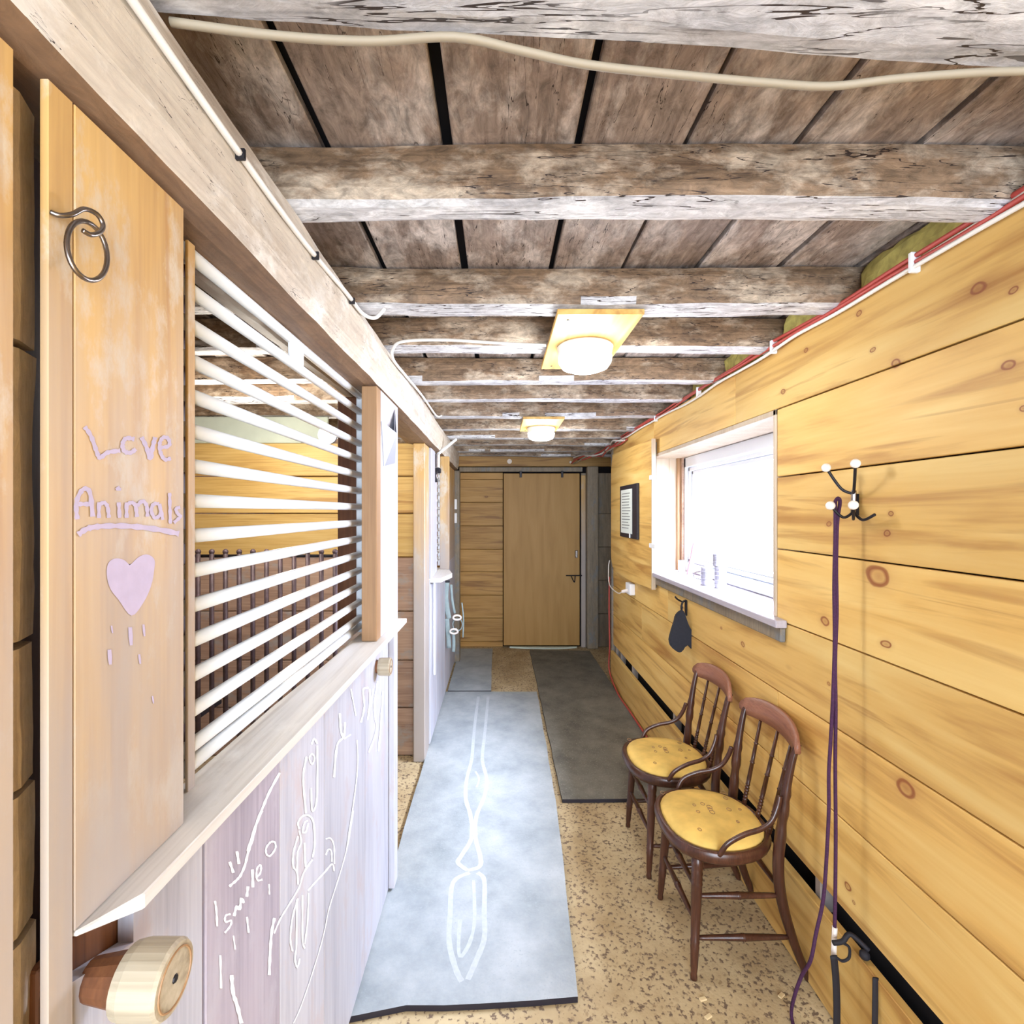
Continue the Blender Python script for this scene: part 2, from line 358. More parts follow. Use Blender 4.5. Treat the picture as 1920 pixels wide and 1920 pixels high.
def rough_beam(a, b, axis, n_long, amp, seed=0.0, freq=3.0, bottom_mi=None, cross=3, wave=0.0):
    """a hewn timber between corners a and b with uneven faces"""
    a, b = Vector(a), Vector(b); bm = bmesh.new(); ai = axis
    o1, o2 = [k for k in range(3) if k != ai]
    per = []
    c = cross
    for i in range(c): per.append((i / c, 0))
    for i in range(c): per.append((1, i / c))
    for i in range(c): per.append((1 - i / c, 1))
    for i in range(c): per.append((0, 1 - i / c))
    rings = []; ctr = (a + b) / 2
    for k in range(n_long + 1):
        t = k / n_long; ring = []
        for u, w in per:
            p = Vector((0, 0, 0)); p[ai] = a[ai] + (b[ai] - a[ai]) * t
            p[o1] = a[o1] + (b[o1] - a[o1]) * u; p[o2] = a[o2] + (b[o2] - a[o2]) * w
            q = p * freq; q[ai] = p[ai] * freq * .45
            nv = noise.noise_vector(q + Vector((seed, seed * 1.7, 3.1)))
            n2 = noise.noise_vector(q * 4 + Vector((seed, 5, seed)))
            p[o1] += nv[o1] * amp + n2[o1] * amp * .5
            p[o2] += nv[o2] * amp + n2[o2] * amp * .5 + math.sin(p[ai] * 2.2 + seed) * wave
            # round off corners
            cu = abs(u - .5) * 2; cw = abs(w - .5) * 2
            if cu > .9 and cw > .9:
                p[o1] += (ctr[o1] - p[o1]) * .12; p[o2] += (ctr[o2] - p[o2]) * .10
            ring.append(bm.verts.new(p))
        rings.append(ring)
    m = len(per)
    for A, B in zip(rings, rings[1:]):
        for k in range(m):
            f = bm.faces.new((A[k], A[(k+1) % m], B[(k+1) % m], B[k]))
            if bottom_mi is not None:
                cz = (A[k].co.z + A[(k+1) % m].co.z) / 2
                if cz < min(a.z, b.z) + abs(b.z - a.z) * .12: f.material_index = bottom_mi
    bm.faces.new(rings[0][::-1]); bm.faces.new(rings[-1]); return bm
def ribbon(bm, pix, width, X, proud, closed=False):
    """a painted or chalked stroke lying on the plane X, given by the line it follows and its width"""
    pts = [Vector((p[0], p[1])) for p in pix]; n = len(pts); prev = None; L_, R_ = [], []
    for i, p in enumerate(pts):
        t = pts[min(i+1, n-1)] - pts[max(i-1, 0)]
        if t.length < 1e-6: t = Vector((1, 0))
        t.normalize(); s = Vector((-t.y, t.x)) * width / 2 * (1 + .25 * math.sin(i * 2.3))
        for lst, q in ((L_, p + s), (R_, p - s)):
            w = PX(q.x, q.y, X); w.x += proud + i * 1.6e-5; lst.append(bm.verts.new(w))
    for i in range(n - 1): bm.faces.new((L_[i], L_[i+1], R_[i+1], R_[i]))
    return bm

# ================================================================== SETTING
# floor
bm = bmesh.new(); box(bm, (-2.75, -2.2, -.08), (1.55, 6.4, 0), 0)
tag(obj('floor', bm, 'concrete'), kind='structure')

# ceiling: planks running the length of the building on joists running across it
CZ = H + .775; JZ = H + .65
ceil = empty('ceiling', (0, 2, CZ), kind='structure')
bm = bmesh.new(); box(bm, (-2.75, -2.2, CZ + .035), (1.55, 6.4, CZ + .07), 0)
obj('ceiling_deck', bm, 'void', ceil)
edges = [-2.72, -2.45, -2.2, -1.93, -1.68, -1.41, -1.15, -.90, -.72, -.55, -.368, -.108, .170, .393, .63, .885, 1.13, 1.38]
for i in range(len(edges) - 1):
    g = .004 + .008 * random.random()
    z = CZ + random.uniform(-.004, .005)
    obj('ceiling_plank', bx((edges[i] + g, -2.2, z), (edges[i+1] - g, 6.35, z + .022), .003), 'ceil', ceil)
JY = [(-1.6, .13), (-.9, .13), (-.2, .13), (.54, .17), (1.065, .095), (1.60, .12), (2.02, .11), (2.54, .09), (2.98, .10), (3.49, .10), (4.05, .10), (4.5, .10), (5.0, .10), (5.5, .10), (5.95, .10)]
for i, (y, t) in enumerate(JY):
    bm = rough_beam((-2.7, y, JZ), (1.36, y + t, CZ - .001), 0, 70 if y > .3 else 20, .007, seed=i * 3.3, bottom_mi=1, wave=.004, freq=5, cross=4)
    if abs(y - .54) < .01:
        for v in bm.verts: v.co.y += -.008 + (v.co.x + .44) * .068 - .02
    obj('joist', bm, ['joist_face', 'joist_white'], ceil)

# right wall
wr = empty('wall_right', (1.10, 2, 0), kind='structure')
WX = 1.09
def rp(y0, y1, z0, z1, x=WX, t=.022, m='pine_y'):
    obj('wall_plank', bx((x, y0 + .0015, z0 + .0025), (x + t, y1 - .0015, z1 - .0025), .002), m, wr)
WY0, WY1, WE = 2.005, 3.655, 4.87
rp(-2.2, WE, 0.0, .307, 1.065, .028)
rows = [(.362, .645), (.645, .921), (.921, 1.197), (1.197, 1.476), (1.476, 1.756), (1.756, 2.022), (2.022, 2.265)]
butts = {0: [1.95], 1: [2.0, 3.9], 2: [3.3], 3: [], 4: [], 5: [], 6: [2.36, 3.6]}
for i, (z0, z1) in enumerate(rows):
    ys = [-2.2] + butts[i] + [WE]
    for a, b in zip(ys, ys[1:]):
        if i in (3, 4, 5):
            zz0 = z0 if i > 3 else z0
            rp(a, WY0, zz0, z1); rp(WY1, b, zz0, z1)
            if i == 3: pass
        else: rp(a, b, z0, z1)
bm = bmesh.new(); box(bm, (1.15, -2.2, 0), (1.18, WY0 - .05, 2.30)); box(bm, (1.15, WY0 - .05, 0), (1.18, WY1 + .05, 1.15))
box(bm, (1.15, WY0 - .05, 2.07), (1.18, WY1 + .05, 2.30)); box(bm, (1.15, WY1 + .05, 0), (1.18, WE, 2.30))
obj('wall_backing', bm, 'void', wr)
bm = bmesh.new(); box(bm, (1.36, -2.2, 0), (1.46, WY0 - .02, CZ + .05)); box(bm, (1.36, WY0 - .02, 0), (1.46, WY1 + .02, 1.19))
box(bm, (1.36, WY0 - .02, 2.04), (1.46, WY1 + .02, CZ + .05)); box(bm, (1.36, WY1 + .02, 0), (1.46, 6.3, CZ + .05))
obj('outer_sheathing', bm, 'graywood', wr)
for yy in (.9, 1.75, 3.2, 4.2, 4.6, 4.78):      # studs that cross the dark slot
    obj('stud', bx((1.10, yy, .25), (1.145, yy + .03, .42), .002), 'pine_z', wr)
# wall end post beside the alcove
obj('end_board', bx((1.075, WE, 0), (1.355, WE + .03, 2.28), .003), 'graywood', wr)

# window
w1 = empty('window_1', (1.33, 2.83, 1.21), kind='structure')
def wbx(n, a, b, m='framevinyl', bev=.003): return obj(n, bx(a, b, bev), m, w1)
obj('window_reveal', bx((1.085, WY1 - .022, 1.21), (1.36, WY1, 2.022), .002), 'whitewood', w1)
obj('window_reveal', bx((1.085, WY0, 1.21), (1.36, WY0 + .02, 2.022), .002), 'whitewood', w1)
obj('window_reveal', bx((1.085, WY0, 2.0), (1.36, WY1, 2.022), .002), 'whitewood', w1)
obj('jamb_strip', bx((1.26, WY1 - .045, 1.21), (1.285, WY1 - .022, 2.0), .002), 'batten', w1)
obj('jamb_strip', bx((1.285, WY1 - .07, 1.21), (1.30, WY1 - .022, 2.0), .002), 'brownplank', w1)
wbx('frame_side', (1.30, WY1 - .095, 1.215), (1.355, WY1 - .022, 1.995)); wbx('frame_side', (1.30, WY0 + .02, 1.215), (1.355, WY0 + .09, 1.995))
wbx('frame_head', (1.30, WY0 + .02, 1.93), (1.355, WY1 - .022, 1.998)); wbx('frame_foot', (1.30, WY0 + .02, 1.212), (1.355, WY1 - .022, 1.27))
for (d, x) in ((.028, 1.317), (.052, 1.332)):
    y0, y1, z0, z1 = WY0 + .09, WY1 - .095, 1.27, 1.93
    wbx('sash_rail', (x, y0, z1 - d), (1.352, y1, z1 - d + .024)); wbx('sash_rail', (x, y0, z0 + d - .024), (1.352, y1, z0 + d))
    wbx('sash_stile', (x, y1 - d, z0 + .002), (1.352, y1 - d + .024, z1 - .002)); wbx('sash_stile', (x, y0 + d - .024, z0 + .002), (1.352, y0 + d, z1 - .002))
wbx('pane', (1.340, WY0 + .12, 1.30), (1.345, WY1 - .12, 1.90), 'glass', 0)
bm = bmesh.new()   # sill board, its front edge proud of the wall
pl = [(1.045, 1.93, 1.205), (1.045, 3.482, 1.205), (1.088, 3.482, 1.205), (1.088, 3.632, 1.205), (1.36, 3.632, 1.205), (1.36, 2.005, 1.205), (1.088, 2.005, 1.205), (1.088, 1.93, 1.205)]
prism(bm, pl, (0, 0, -.024), (0, 0, .029)); bmesh.ops.bevel(bm, geom=bm.edges[:], offset=.003, segments=1, affect='EDGES')
obj('window_sill', bm, 'sillwood', w1)
obj('sill_shade', bx((1.068, 1.94, 1.125), (1.0885, 3.5, 1.18), .004), 'graywood', w1)  # grey strip standing in for the shadow below the sill

# alcove at the far right and back wall
BY = 6.147
wb_ = empty('wall_back', (.3, BY, 0), kind='structure')
bm = bmesh.new(); box(bm, (-2.75, BY + .04, 0), (1.5, BY + .12, CZ + .05)); obj('backing', bm, 'void', wb_)
zs = [H - (y - 960) * BY / 960 for y in (1213, 1203, 1159, 1116, 1072, 1030, 986, 942, 899, 886)]
zs[0] = 0.0
for a, b in zip(zs, zs[1:]):
    obj('wall_plank', bx((-2.7, BY, a + .002), (.05, BY + .03, b - .002), .003), 'pine_end', wb_)
for a, b in ((0, .4), (.4, .8), (.8, 1.2), (1.2, 1.6), (1.6, 2.09)):
    obj('wall_plank', bx((.99, BY, a + .002), (1.36, BY + .03, b - .002), .003), 'graywood', wb_)
obj('header_board', bx((-2.7, BY - .02, 2.165), (1.36, BY + .03, 2.30), .003), 'pine_end', wb_)
obj('header_board', bx((-2.7, BY, 2.30), (1.36, BY + .03, 2.39), .003), 'joist_face', wb_)
obj('track_rail', bx((-.47, BY - .045, 2.10), (1.0, BY, 2.155), .004), 'graywood', wb_)
obj('track_bolt', lathe(bmesh.new(), (.13, BY - .028, 2.225), [(-.004, .028), (.006, .03)], 12, 'Y'), 'ceramic', wb_)
obj('track_bolt', lathe(bmesh.new(), (.86, BY - .028, 2.215), [(-.004, .014), (.006, .015)], 10, 'Y'), 'ceramic', wb_)
obj('corner_post', bx((1.045, BY - .10, 0), (1.18, BY - .001, 2.16), .008), 'graywood', wb_)
obj('door_trim', bx((.985, BY - .03, 0), (1.04, BY - .001, 2.06), .004), 'pine_z', wb_)
d1 = empty('door_1', (.52, BY - .05, 0), kind='structure')
obj('door_slab', bx((.058, BY - .05, .03), (.965, BY - .012, 2.08), .004), 'plyboard', d1)
for px in (976, 1053):
    x = (px - CX) * BY / F
    obj('hanger', bx((x - .014, BY - .062, 2.03), (x + .014, BY - .052, 2.11), .003), 'darkmetal', d1)
hx = (1081 - CX) * (BY - .05) / F
obj('door_handle', bx((hx - .02, BY - .075, 1.075), (hx + .012, BY - .051, 1.165), .006), 'steel', d1)
bm = bmesh.new(); z = H - (1078 - 960) * BY / 960
tube(bm, [(.80, BY - .065, z), (.99, BY - .065, z)], .007); tube(bm, spline([(.86, BY - .06, z), (.885, BY - .085, z - .06), (.90, BY - .08, z - .07), (.91, BY - .06, z)]), .006)
obj('latch', bm, 'darkmetal', d1)
bm = bmesh.new(); pf = spline([(-.02, 0), (.10, -.03), (.28, -.055), (.5, -.06), (.66, -.045), (.78, 0)], 5)
pf = [(x + .15, BY - .06 + y) for x, y in pf]
prism(bm, [(x, y, .0) for x, y in pf], (0, 0, .003), (0, 0, .02)); tag(obj('plastic_sheet', bm, 'palepanel'), 'pale green plastic sheet poking out under the far door', 'sheet')
# closing walls
bm = bmesh.new(); box(bm, (-2.8, -2.2, 0), (-2.7, 6.3, CZ + .05)); tag(obj('wall_left', bm, 'brownplank'), kind='structure')
bm = bmesh.new(); box(bm, (-2.8, -2.3, 0), (-.45, -2.2, CZ + .05)); box(bm, (1.1, -2.3, 0), (1.5, -2.2, CZ + .05)); box(bm, (-.45, -2.3, 2.2), (1.1, -2.2, CZ + .05))
tag(obj('wall_front', bm, 'graywood'), kind='structure')
# ================================================================== TIMBER FRAME AND STALLS
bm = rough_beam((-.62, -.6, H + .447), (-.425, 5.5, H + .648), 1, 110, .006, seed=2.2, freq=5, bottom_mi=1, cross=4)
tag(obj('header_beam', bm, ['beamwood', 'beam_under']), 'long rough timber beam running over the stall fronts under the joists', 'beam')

# near masonry pier behind the first boards
pier = empty('block_pier', (-.65, .55, 0), 'pier of pale rough blocks in the narrow gap beside the lettered board', 'pier')
zb = [0.0, .36, .78, 1.185, 1.335, 1.485, 1.79, 2.05]
for i, (a, b) in enumerate(zip(zb, zb[1:])):
    bm = rough_beam((-.72, .40, a + .004), (-.487, .560 + random.uniform(-.002, .002), b - .004), 2, 12, .0035, seed=i * 5., freq=14, cross=4)
    obj('block', bm, 'stone', pier)
obj('back_timber', bx((-.80, .565, 0), (-.56, .82, 2.05), .004), 'darkwood', pier)

# boards left of the first stall window
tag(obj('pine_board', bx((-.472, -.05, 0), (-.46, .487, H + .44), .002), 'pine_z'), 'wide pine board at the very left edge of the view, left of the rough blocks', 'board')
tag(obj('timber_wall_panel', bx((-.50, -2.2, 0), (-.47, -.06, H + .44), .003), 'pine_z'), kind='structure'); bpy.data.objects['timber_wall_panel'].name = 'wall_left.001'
sf = empty('stall_front', (-.47, 1.3, 0), 'white washed stall front with a grill of white bars over chalk covered boards', 'stall front')
LZ = H - .456
XB = -.465
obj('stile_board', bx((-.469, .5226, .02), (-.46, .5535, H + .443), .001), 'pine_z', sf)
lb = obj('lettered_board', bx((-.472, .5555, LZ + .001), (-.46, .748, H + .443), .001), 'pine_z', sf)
tag(lb, 'pine board painted Love Animals with a heart')
# lettering
def cl(pts, ox=0, oy=640, s=3.84): return [(ox + x / s, oy + y / s) for x, y in pts]
strokes = [
 ([(605,615),(650,680),(690,790),(715,838),(770,800),(860,788)], 8), ([(965,705),(905,698),(878,740),(890,790),(935,802),(972,775)], 8),
 ([(1015,690),(1050,760),(1078,845),(1095,760),(1112,690)], 8), ([(1150,765),(1212,752),(1208,702),(1170,692),(1145,735),(1150,800),(1180,850),(1225,842)], 7),
 ([(552,1282),(545,1160),(590,1068),(640,1085),(662,1262)], 8.5), ([(560,1172),(650,1172)], 8),
 ([(708,1272),(706,1158)], 7), ([(708,1185),(740,1160),(768,1190),(778,1270)], 7), ([(850,1160),(856,1270)], 7), ([(838,1050),(848,1062),(852,1052)], 9),
 ([(907,1270),(905,1160)], 7), ([(907,1180),(940,1160),(970,1185),(980,1265)], 7), ([(982,1185),(1020,1150),(1050,1185),(1056,1262)], 7),
 ([(1140,1172),(1100,1172),(1084,1220),(1110,1272),(1150,1240),(1140,1172),(1165,1285)], 6.5), ([(1216,1092),(1218,1200),(1221,1312)], 6),
 ([(1292,1195),(1262,1205),(1272,1240),(1293,1262),(1245,1305)], 6), ([(556,1392),(620,1350),(720,1332),(900,1330),(1100,1350),(1282,1385)], 10)]
for i, (st, w) in enumerate(strokes):
    bm = bmesh.new(); ribbon(bm, spline(cl(st), 5), w, -.46, .0006 + .00003 * i); 
    obj('paint_stroke', bm, 'lavender', lb)
hp = spline([(930,1612),(885,1572),(820,1565),(775,1600),(765,1680),(790,1780),(850,1860),(943,1975),(1030,1880),(1085,1760),(1108,1640),(1108,1570),(1060,1535),(1000,1550),(945,1600),(930,1612)], 4)
bm = bmesh.new(); bm.faces.new([bm.verts.new(PX(x, y, -.46) + Vector((.0006, 0, 0))) for x, y in cl(hp)[:-1]])
bmesh.ops.triangulate(bm, faces=bm.faces[:]); obj('painted_heart', bm, 'lavender', lb)
for (x, y, l, w) in ((208,1180,14,3),(243,1193,34,7),(268,1182,22,4),(204,1232,28,7),(260,1236,18,4),(285,1312,14,3)):
    bm = bmesh.new(); ribbon(bm, [(x, y - l/2), (x + 1, y), (x + 2, y + l/2)], w, -.46, .0007); obj('paint_stroke', bm, 'lavender', lb)

# ledge
bm = bmesh.new()
plan = [(-.459, .556), (-.424, .612), (-.412, 1.2), (-.395, 2.2), (-.50, 2.2), (-.53, 1.2), (-.53, .80), (-.485, .75), (-.485, .556)]
prism(bm, [(x, y, LZ) for x, y in plan], (0, 0, -.020), (0, 0, .020))
for v in bm.verts:
    if v.co.y < .57 and v.co.z < LZ - .01: v.co.z = LZ - .006
bmesh.ops.bevel(bm, geom=bm.edges[:], offset=.002, segments=1, affect='EDGES')
obj('ledge', bm, 'worn_y', sf)
obj('rail', bx((-.545, .80, LZ - .06), (-.482, 2.2, LZ - .021), .002), 'worn_y', sf)
# lower boards
def low(y0, y1, m='worn_z', zt=LZ - .021, x=XB): return obj('lower_board', bx((x - .02, y0 + .0015, .03), (x, y1 - .0015, zt), .002), m, sf)
bm = bmesh.new(); z = LZ - .022
prism(bm, [(XB, .556, .03), (XB, .556, H - .512), (XB, .652, H - .548), (XB, .652, z), (XB, .803, z), (XB, .803, .03)], (-.02, 0, 0), (.02, 0, 0))
obj('lower_board', bm, 'worn_z', sf)
obj('latch_block', bx((-.50, .54, 1.02), (-.487, .70, LZ - .03), .002), 'jambwood', sf)
M['worn_mauve'] = wood('worn_mauve_board', 'b4acb6', 'a59da9', '8e8793', 'Z', stain='aea9b3', stain_amt=.3, bump=.25)
l1 = low(.812, 1.089, 'worn_mauve'); l2 = low(1.089, 1.365); l3 = low(1.365, 1.78); l4 = low(1.78, 2.20)
# chalk drawing
c4 = lambda p: [(360 + x / 4.8, 1520 + y / 4.8) for x, y in p]
c3 = lambda p: [(380 + x / 4.8, 1200 + y / 4.8) for x, y in p]
ch = [(c4([(345,930),(300,945),(297,1000),(350,990),(338,1040),(290,1100)]),3.2),(c4([(375,950),(400,860),(425,890),(440,790),(462,832)]),4.5),
 (c4([(490,775),(500,682)]),4.5),(c4([(545,690),(540,530)]),4.5),(c4([(575,600),(612,560),(615,490),(580,525),(582,622),(630,620)]),3),
 (c4([(425,600),(470,500),(500,380),(540,260),(575,120),(625,0)])[0:],4),(c3([(400,1900),(470,1680),(540,1500),(600,1360),(690,1195)]),4),
 (c4([(332,682),(390,632),(420,600)]),4),(c4([(335,460),(368,560)]),4.5),(c4([(400,365),(418,480)]),4.5),
 (c4([(202,812),(215,900),(222,1040)]),3.5),(c4([(690,660),(693,755)]),2.5),(c4([(490,955),(506,1100)]),3.2),(c4([(368,1125),(385,1250)]),2.5),(c4([(250,1300),(256,1600)]),3.5),
 (c4([(352,1480),(365,1640),(400,1750),(440,1915)]),6),(c4([(705,280),(665,330),(665,390),(700,405),(745,340),(740,285),(705,280)]),3),
 (c4([(738,965),(712,1100),(697,1300),(690,1480)]),4.5),(c4([(735,1105),(790,975),(860,860),(960,690),(1000,560),(1080,440)]),2.6),
 (c4([(1040,720),(1110,640),(1190,555),(1258,480),(1275,545)]),2.6),(c4([(1202,400),(1222,350),(1250,365),(1255,460)]),2.4),(c4([(1200,255),(1245,250),(1275,320),(1277,480)]),2.2),
 (c4([(962,165),(950,110),(990,50),(1050,45),(1090,110),(1100,300),(1080,420)]),2.8),(c4([(1040,90),(1008,110),(992,190),(1020,190),(1042,110)]),2.6),
 (c4([(950,230),(908,380),(905,500),(940,550),(950,665)]),2.8),(c4([(942,545),(945,380),(978,285),(960,180)]),2.6),(c4([(1008,290),(1020,505),(1062,460)]),3),
 (c4([(950,790),(902,950),(880,1150),(900,1265)]),2.6),(c4([(940,800),(935,1200),(922,1330),(942,1410),(965,1330)]),2.8),(c4([(990,760),(990,1150),(1012,1240)]),2.6),(c4([(1045,740),(1035,1000),(1010,1200)]),2.4),
 (c4([(1450,0),(1400,300),(1330,560),(1230,880),(1195,1050),(1150,1230),(1050,1550),(960,1800),(905,1915)]),1.6),
 (c3([(975,940),(1000,888),(1027,935)]),3),(c3([(930,1050),(902,1200),(905,1350),(925,1560)]),3),(c3([(980,1020),(955,1060),(980,1120),(1002,1060),(980,1020)]),2.4),
 (c3([(1027,950),(1027,1350),(1010,1500),(980,1530),(970,1330)]),2.6),(c3([(1230,660),(1238,800),(1258,880)]),3.2),(c3([(1277,740),(1265,870),(1205,950),(1178,1235)]),3.2),(c3([(1330,850),(1268,890)]),2.2),
 (c3([(1490,430),(1440,450),(1452,600),(1420,742)]),2.8),(c3([(1500,440),(1502,560),(1480,720)]),2.8),(c3([(1532,440),(1510,600)]),2.6),(c3([(1572,370),(1540,600),(1562,780),(1542,880),(1490,1012)]),2.8),
 (c3([(1620,460),(1600,750),(1580,1000)]),2.8),(c3([(1385,900),(1392,1100),(1370,1350),(1310,1750),(1290,1900)]),1.8),(c3([(1330,440),(1375,680)]),1.8)]
for i, (st, w) in enumerate(ch):
    bm = bmesh.new(); ribbon(bm, spline(st, 4), w * 1.15, XB, .0006 + .00002 * i)
    xm = sum(p[0] for p in st) / len(st)
    obj('chalk_line', bm, 'chalk', l1 if xm < 525 else l2 if xm < 608 else l3 if xm < 668 else l4)

# grill
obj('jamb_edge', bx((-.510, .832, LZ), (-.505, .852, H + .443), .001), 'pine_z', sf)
obj('jamb_backing', bx((-.575, .76, LZ), (-.56, .93, H + .443), .002), 'darkwood', sf)
gx = -.525
bz = [H + .437 - i * .0597 for i in range(15)] + [LZ + .026]
for z in bz:
    bm = bmesh.new(); tube(bm, [(gx, .845, z), (gx, 1.94, z)], .0125, 10); obj('bar', bm, 'white', sf, smooth=True)
obj('bar_holder', bx((gx - .014, 1.935, LZ + .001), (gx + .012, 1.965, H + .44), .003), 'white', sf)
obj('hanging_tag', bx((gx - .002, 1.28, H + .375), (gx + .004, 1.37, H + .425), .001), 'white', sf)
obj('inner_jamb', bx((-.62, 1.97, LZ + .001), (-.54, 2.03, H + .443), .003), 'jambwood', sf)
obj('batten', bx((-.482, 1.80, LZ + .001), (-.4285, 1.86, H + .443), .002), 'batten', sf)
obj('stile', bx((-.475, 1.862, LZ + .001), (-.4275, 2.17, H + .443), .002), 'worn_z', sf)
obj('stile', bx((-.464, 2.16, .03), (-.44, 2.23, LZ - .022), .002), 'worn_z', sf)
# folded metal guard on the stile
bm = bmesh.new(); A, B, C_, D_ = (-.4265, 1.86, H + .33), (-.39, 1.95, H + .30), (-.4265, 1.90, H + .17), (-.4265, 2.10, H + .20)
E_ = (-.4265, 2.10, H + .42)
for tri in ((A, B, C_), (B, D_, C_), (B, E_, D_)): prism(bm, tri, (0, 0, 0), (.002, 0, 0))
tag(obj('metal_guard', bm, 'greymetal', sf), 'grey folded metal guard')

def spool(px, py, X, r, ln, parent, y=None):
    c = PX(px, py, X)
    bm = bmesh.new(); lathe(bm, c, [(-ln, r * .94), (-ln * .8, r), (-.004, r), (0, r * .93)], 28, 'X')
    k = obj('knob', bm, 'knobwood', parent, smooth=False)
    bm = bmesh.new(); lathe(bm, c, [(-ln - .045, r * .55), (-ln, r * .75)], 16, 'X'); obj('knob_neck', bm, 'jambwood', k)
    bm = bmesh.new(); lathe(bm, c, [(0, .005), (.0015, .004)], 8, 'X'); obj('knob_screw', bm, 'darkmetal', k)
    bm = bmesh.new(); tube(bm, [(c.x + .0005, c.y + math.cos(a) * r * .78, c.z + math.sin(a) * r * .78) for a in [k_ * math.pi / 12 for k_ in range(24)]], .0012, 5, closed=True); obj('knob_groove', bm, 'batten', k)
spool(328, 1835, -.372, .038, .052, sf)
spool(733, 1250, -.41, .034, .045, sf)

# post between the stalls, partition, second stall front
def post(a, b, lab, m='pine_z', name='post'): return tag(obj(name, bx(a, b, .006), m), lab, 'post')
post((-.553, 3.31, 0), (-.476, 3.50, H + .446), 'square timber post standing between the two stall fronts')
post((-.527, 5.48, 0), (-.418, 5.60, H + .445), 'far timber post holding the end of the beam, with two switch boxes', 'graywood')
pt = empty('stall_partition', (-1.6, 3.40, 0), 'plank partition wall between the two stalls, seen through the white bars', 'partition')
pz = [0.0, .32, .635, .96, 1.32, 1.61, 1.857, 2.08]
for i, (a, b) in enumerate(zip(pz, pz[1:])):
    obj('plank', bx((-2.68, 3.40, a + .004), (-.556, 3.43, b - .004), .004), 'pine_x' if i > 3 else 'brownplank', pt)
tag(obj('pale_panel', bx((-2.4, 3.45, 2.085), (-1.15, 3.47, 2.262), .003), 'palepanel'), 'pale green panel above the plank partition inside the stalls', 'panel')
rack = empty('hay_rack', (-1.3, 2.9, .35), 'dark iron hay rack of upright rods against the planks inside the first stall', 'hay rack')
for i in range(12):
    x = -1.78 + .0776 * i
    bm = bmesh.new(); tube(bm, [(x, 2.9, .35), (x, 2.9, H - .235)], .0135, 8); sphere(bm, (x, 2.9, H - .225), .016, 8); obj('rod', bm, 'rodiron', rack, smooth=True)
for z in (.36, H - .25):
    bm = bmesh.new(); tube(bm, [(-1.85, 2.912, z), (-.88, 2.912, z)], .009, 8); obj('rail', bm, 'darkmetal', rack, smooth=True)
for x in (-1.85, -.88):
    obj('bracket', bx((x - .012, 2.9, .35), (x + .012, 3.398, .375), .002), 'darkmetal', rack)
# bulkhead lamp in the stall
bl = empty('bulkhead_lamp', (-1.13, 3.36, 2.085), 'small white bulkhead lamp with a wire guard on top of the stall partition', 'lamp')
obj('lamp_base', lathe(bmesh.new(), (-1.13, 3.38, 2.13), [(0.0, .06), (.03, .06)], 20, 'Y'), 'greymetal', bl)
bm = bmesh.new(); lathe(bm, (-1.13, 3.38, 2.13), [(-.05, .012), (-.045, .03), (-.02, .048), (0, .052)], 20, 'Y')
M['stall_lamp'] = plain('stall_lamp_glass', 'ffffff', .3, emis='fff4e0', estr=4)
obj('lamp_glass', bm, 'stall_lamp', bl, smooth=True)
for rr, dy in ((.06, 0), (.035, -.045)):
    bm = bmesh.new(); tube(bm, [(-1.13 + math.cos(a) * rr, 3.375 + dy, 2.13 + math.sin(a) * rr) for a in [k * math.pi / 12 for k in range(24)]], .004, 6, closed=True); obj('guard_ring', bm, 'white', bl)
obj('lamp_foot', bx((-1.16, 3.385, 2.078), (-1.10, 3.425, 2.10), .003), 'greymetal', bl)
l = bpy.data.lights.new('stall_light', 'POINT'); l.energy = 26; l.shadow_soft_size = .15; l.color = (1, .93, .82)
o = bpy.data.objects.new('stall_light', l); COL.objects.link(o); o.location = (-1.3, 2.6, 2.02)
l = bpy.data.lights.new('far_stall_light', 'POINT'); l.energy = 20; l.shadow_soft_size = .15; l.color = (1, .93, .82)
o = bpy.data.objects.new('far_stall_light', l); COL.objects.link(o); o.location = (-1.5, 4.6, 2.0)

s2 = empty('stall_front', (-.47, 4.3, 0), 'far white stall front with a narrow barred opening, past the open doorway', 'stall front')
XC = -.47
for a, b in ((3.505, 3.9), (3.9, 4.4), (4.4, 4.9), (4.9, 5.475)):
    obj('lower_board', bx((XC - .02, a + .002, .03), (XC, b - .002, 1.15), .002), 'worn_z', s2)
bm = bmesh.new(); prism(bm, [(-.40, 3.52, LZ), (-.345, 3.80, LZ), (-.42, 4.2, LZ), (-.52, 4.2, LZ), (-.52, 3.52, LZ)], (0, 0, -.03), (0, 0, .03)); obj('ledge', bm, 'worn_y', s2)
obj('stile', bx((-.50, 3.505, LZ), (-.462, 3.72, H + .44), .002), 'worn_z', s2)
obj('stile', bx((-.50, 3.74, LZ), (-.472, 3.92, H + .44), .002), 'worn_z', s2)
obj('stile', bx((-.52, 4.36, LZ), (-.47, 4.44, H + .44), .002), 'white', s2)
for i in range(14):
    z = H + .39 - i * .0597
    bm = bmesh.new(); tube(bm, [(-.50, 3.91, z), (-.50, 4.37, z)], .0125, 8); obj('bar', bm, 'white', s2, smooth=True)
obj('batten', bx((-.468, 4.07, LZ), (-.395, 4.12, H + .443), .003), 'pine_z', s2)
obj('inner_board', bx((-.50, 4.44, 1.15), (-.47, 5.475, H + .443), .003), 'pine_z', s2)
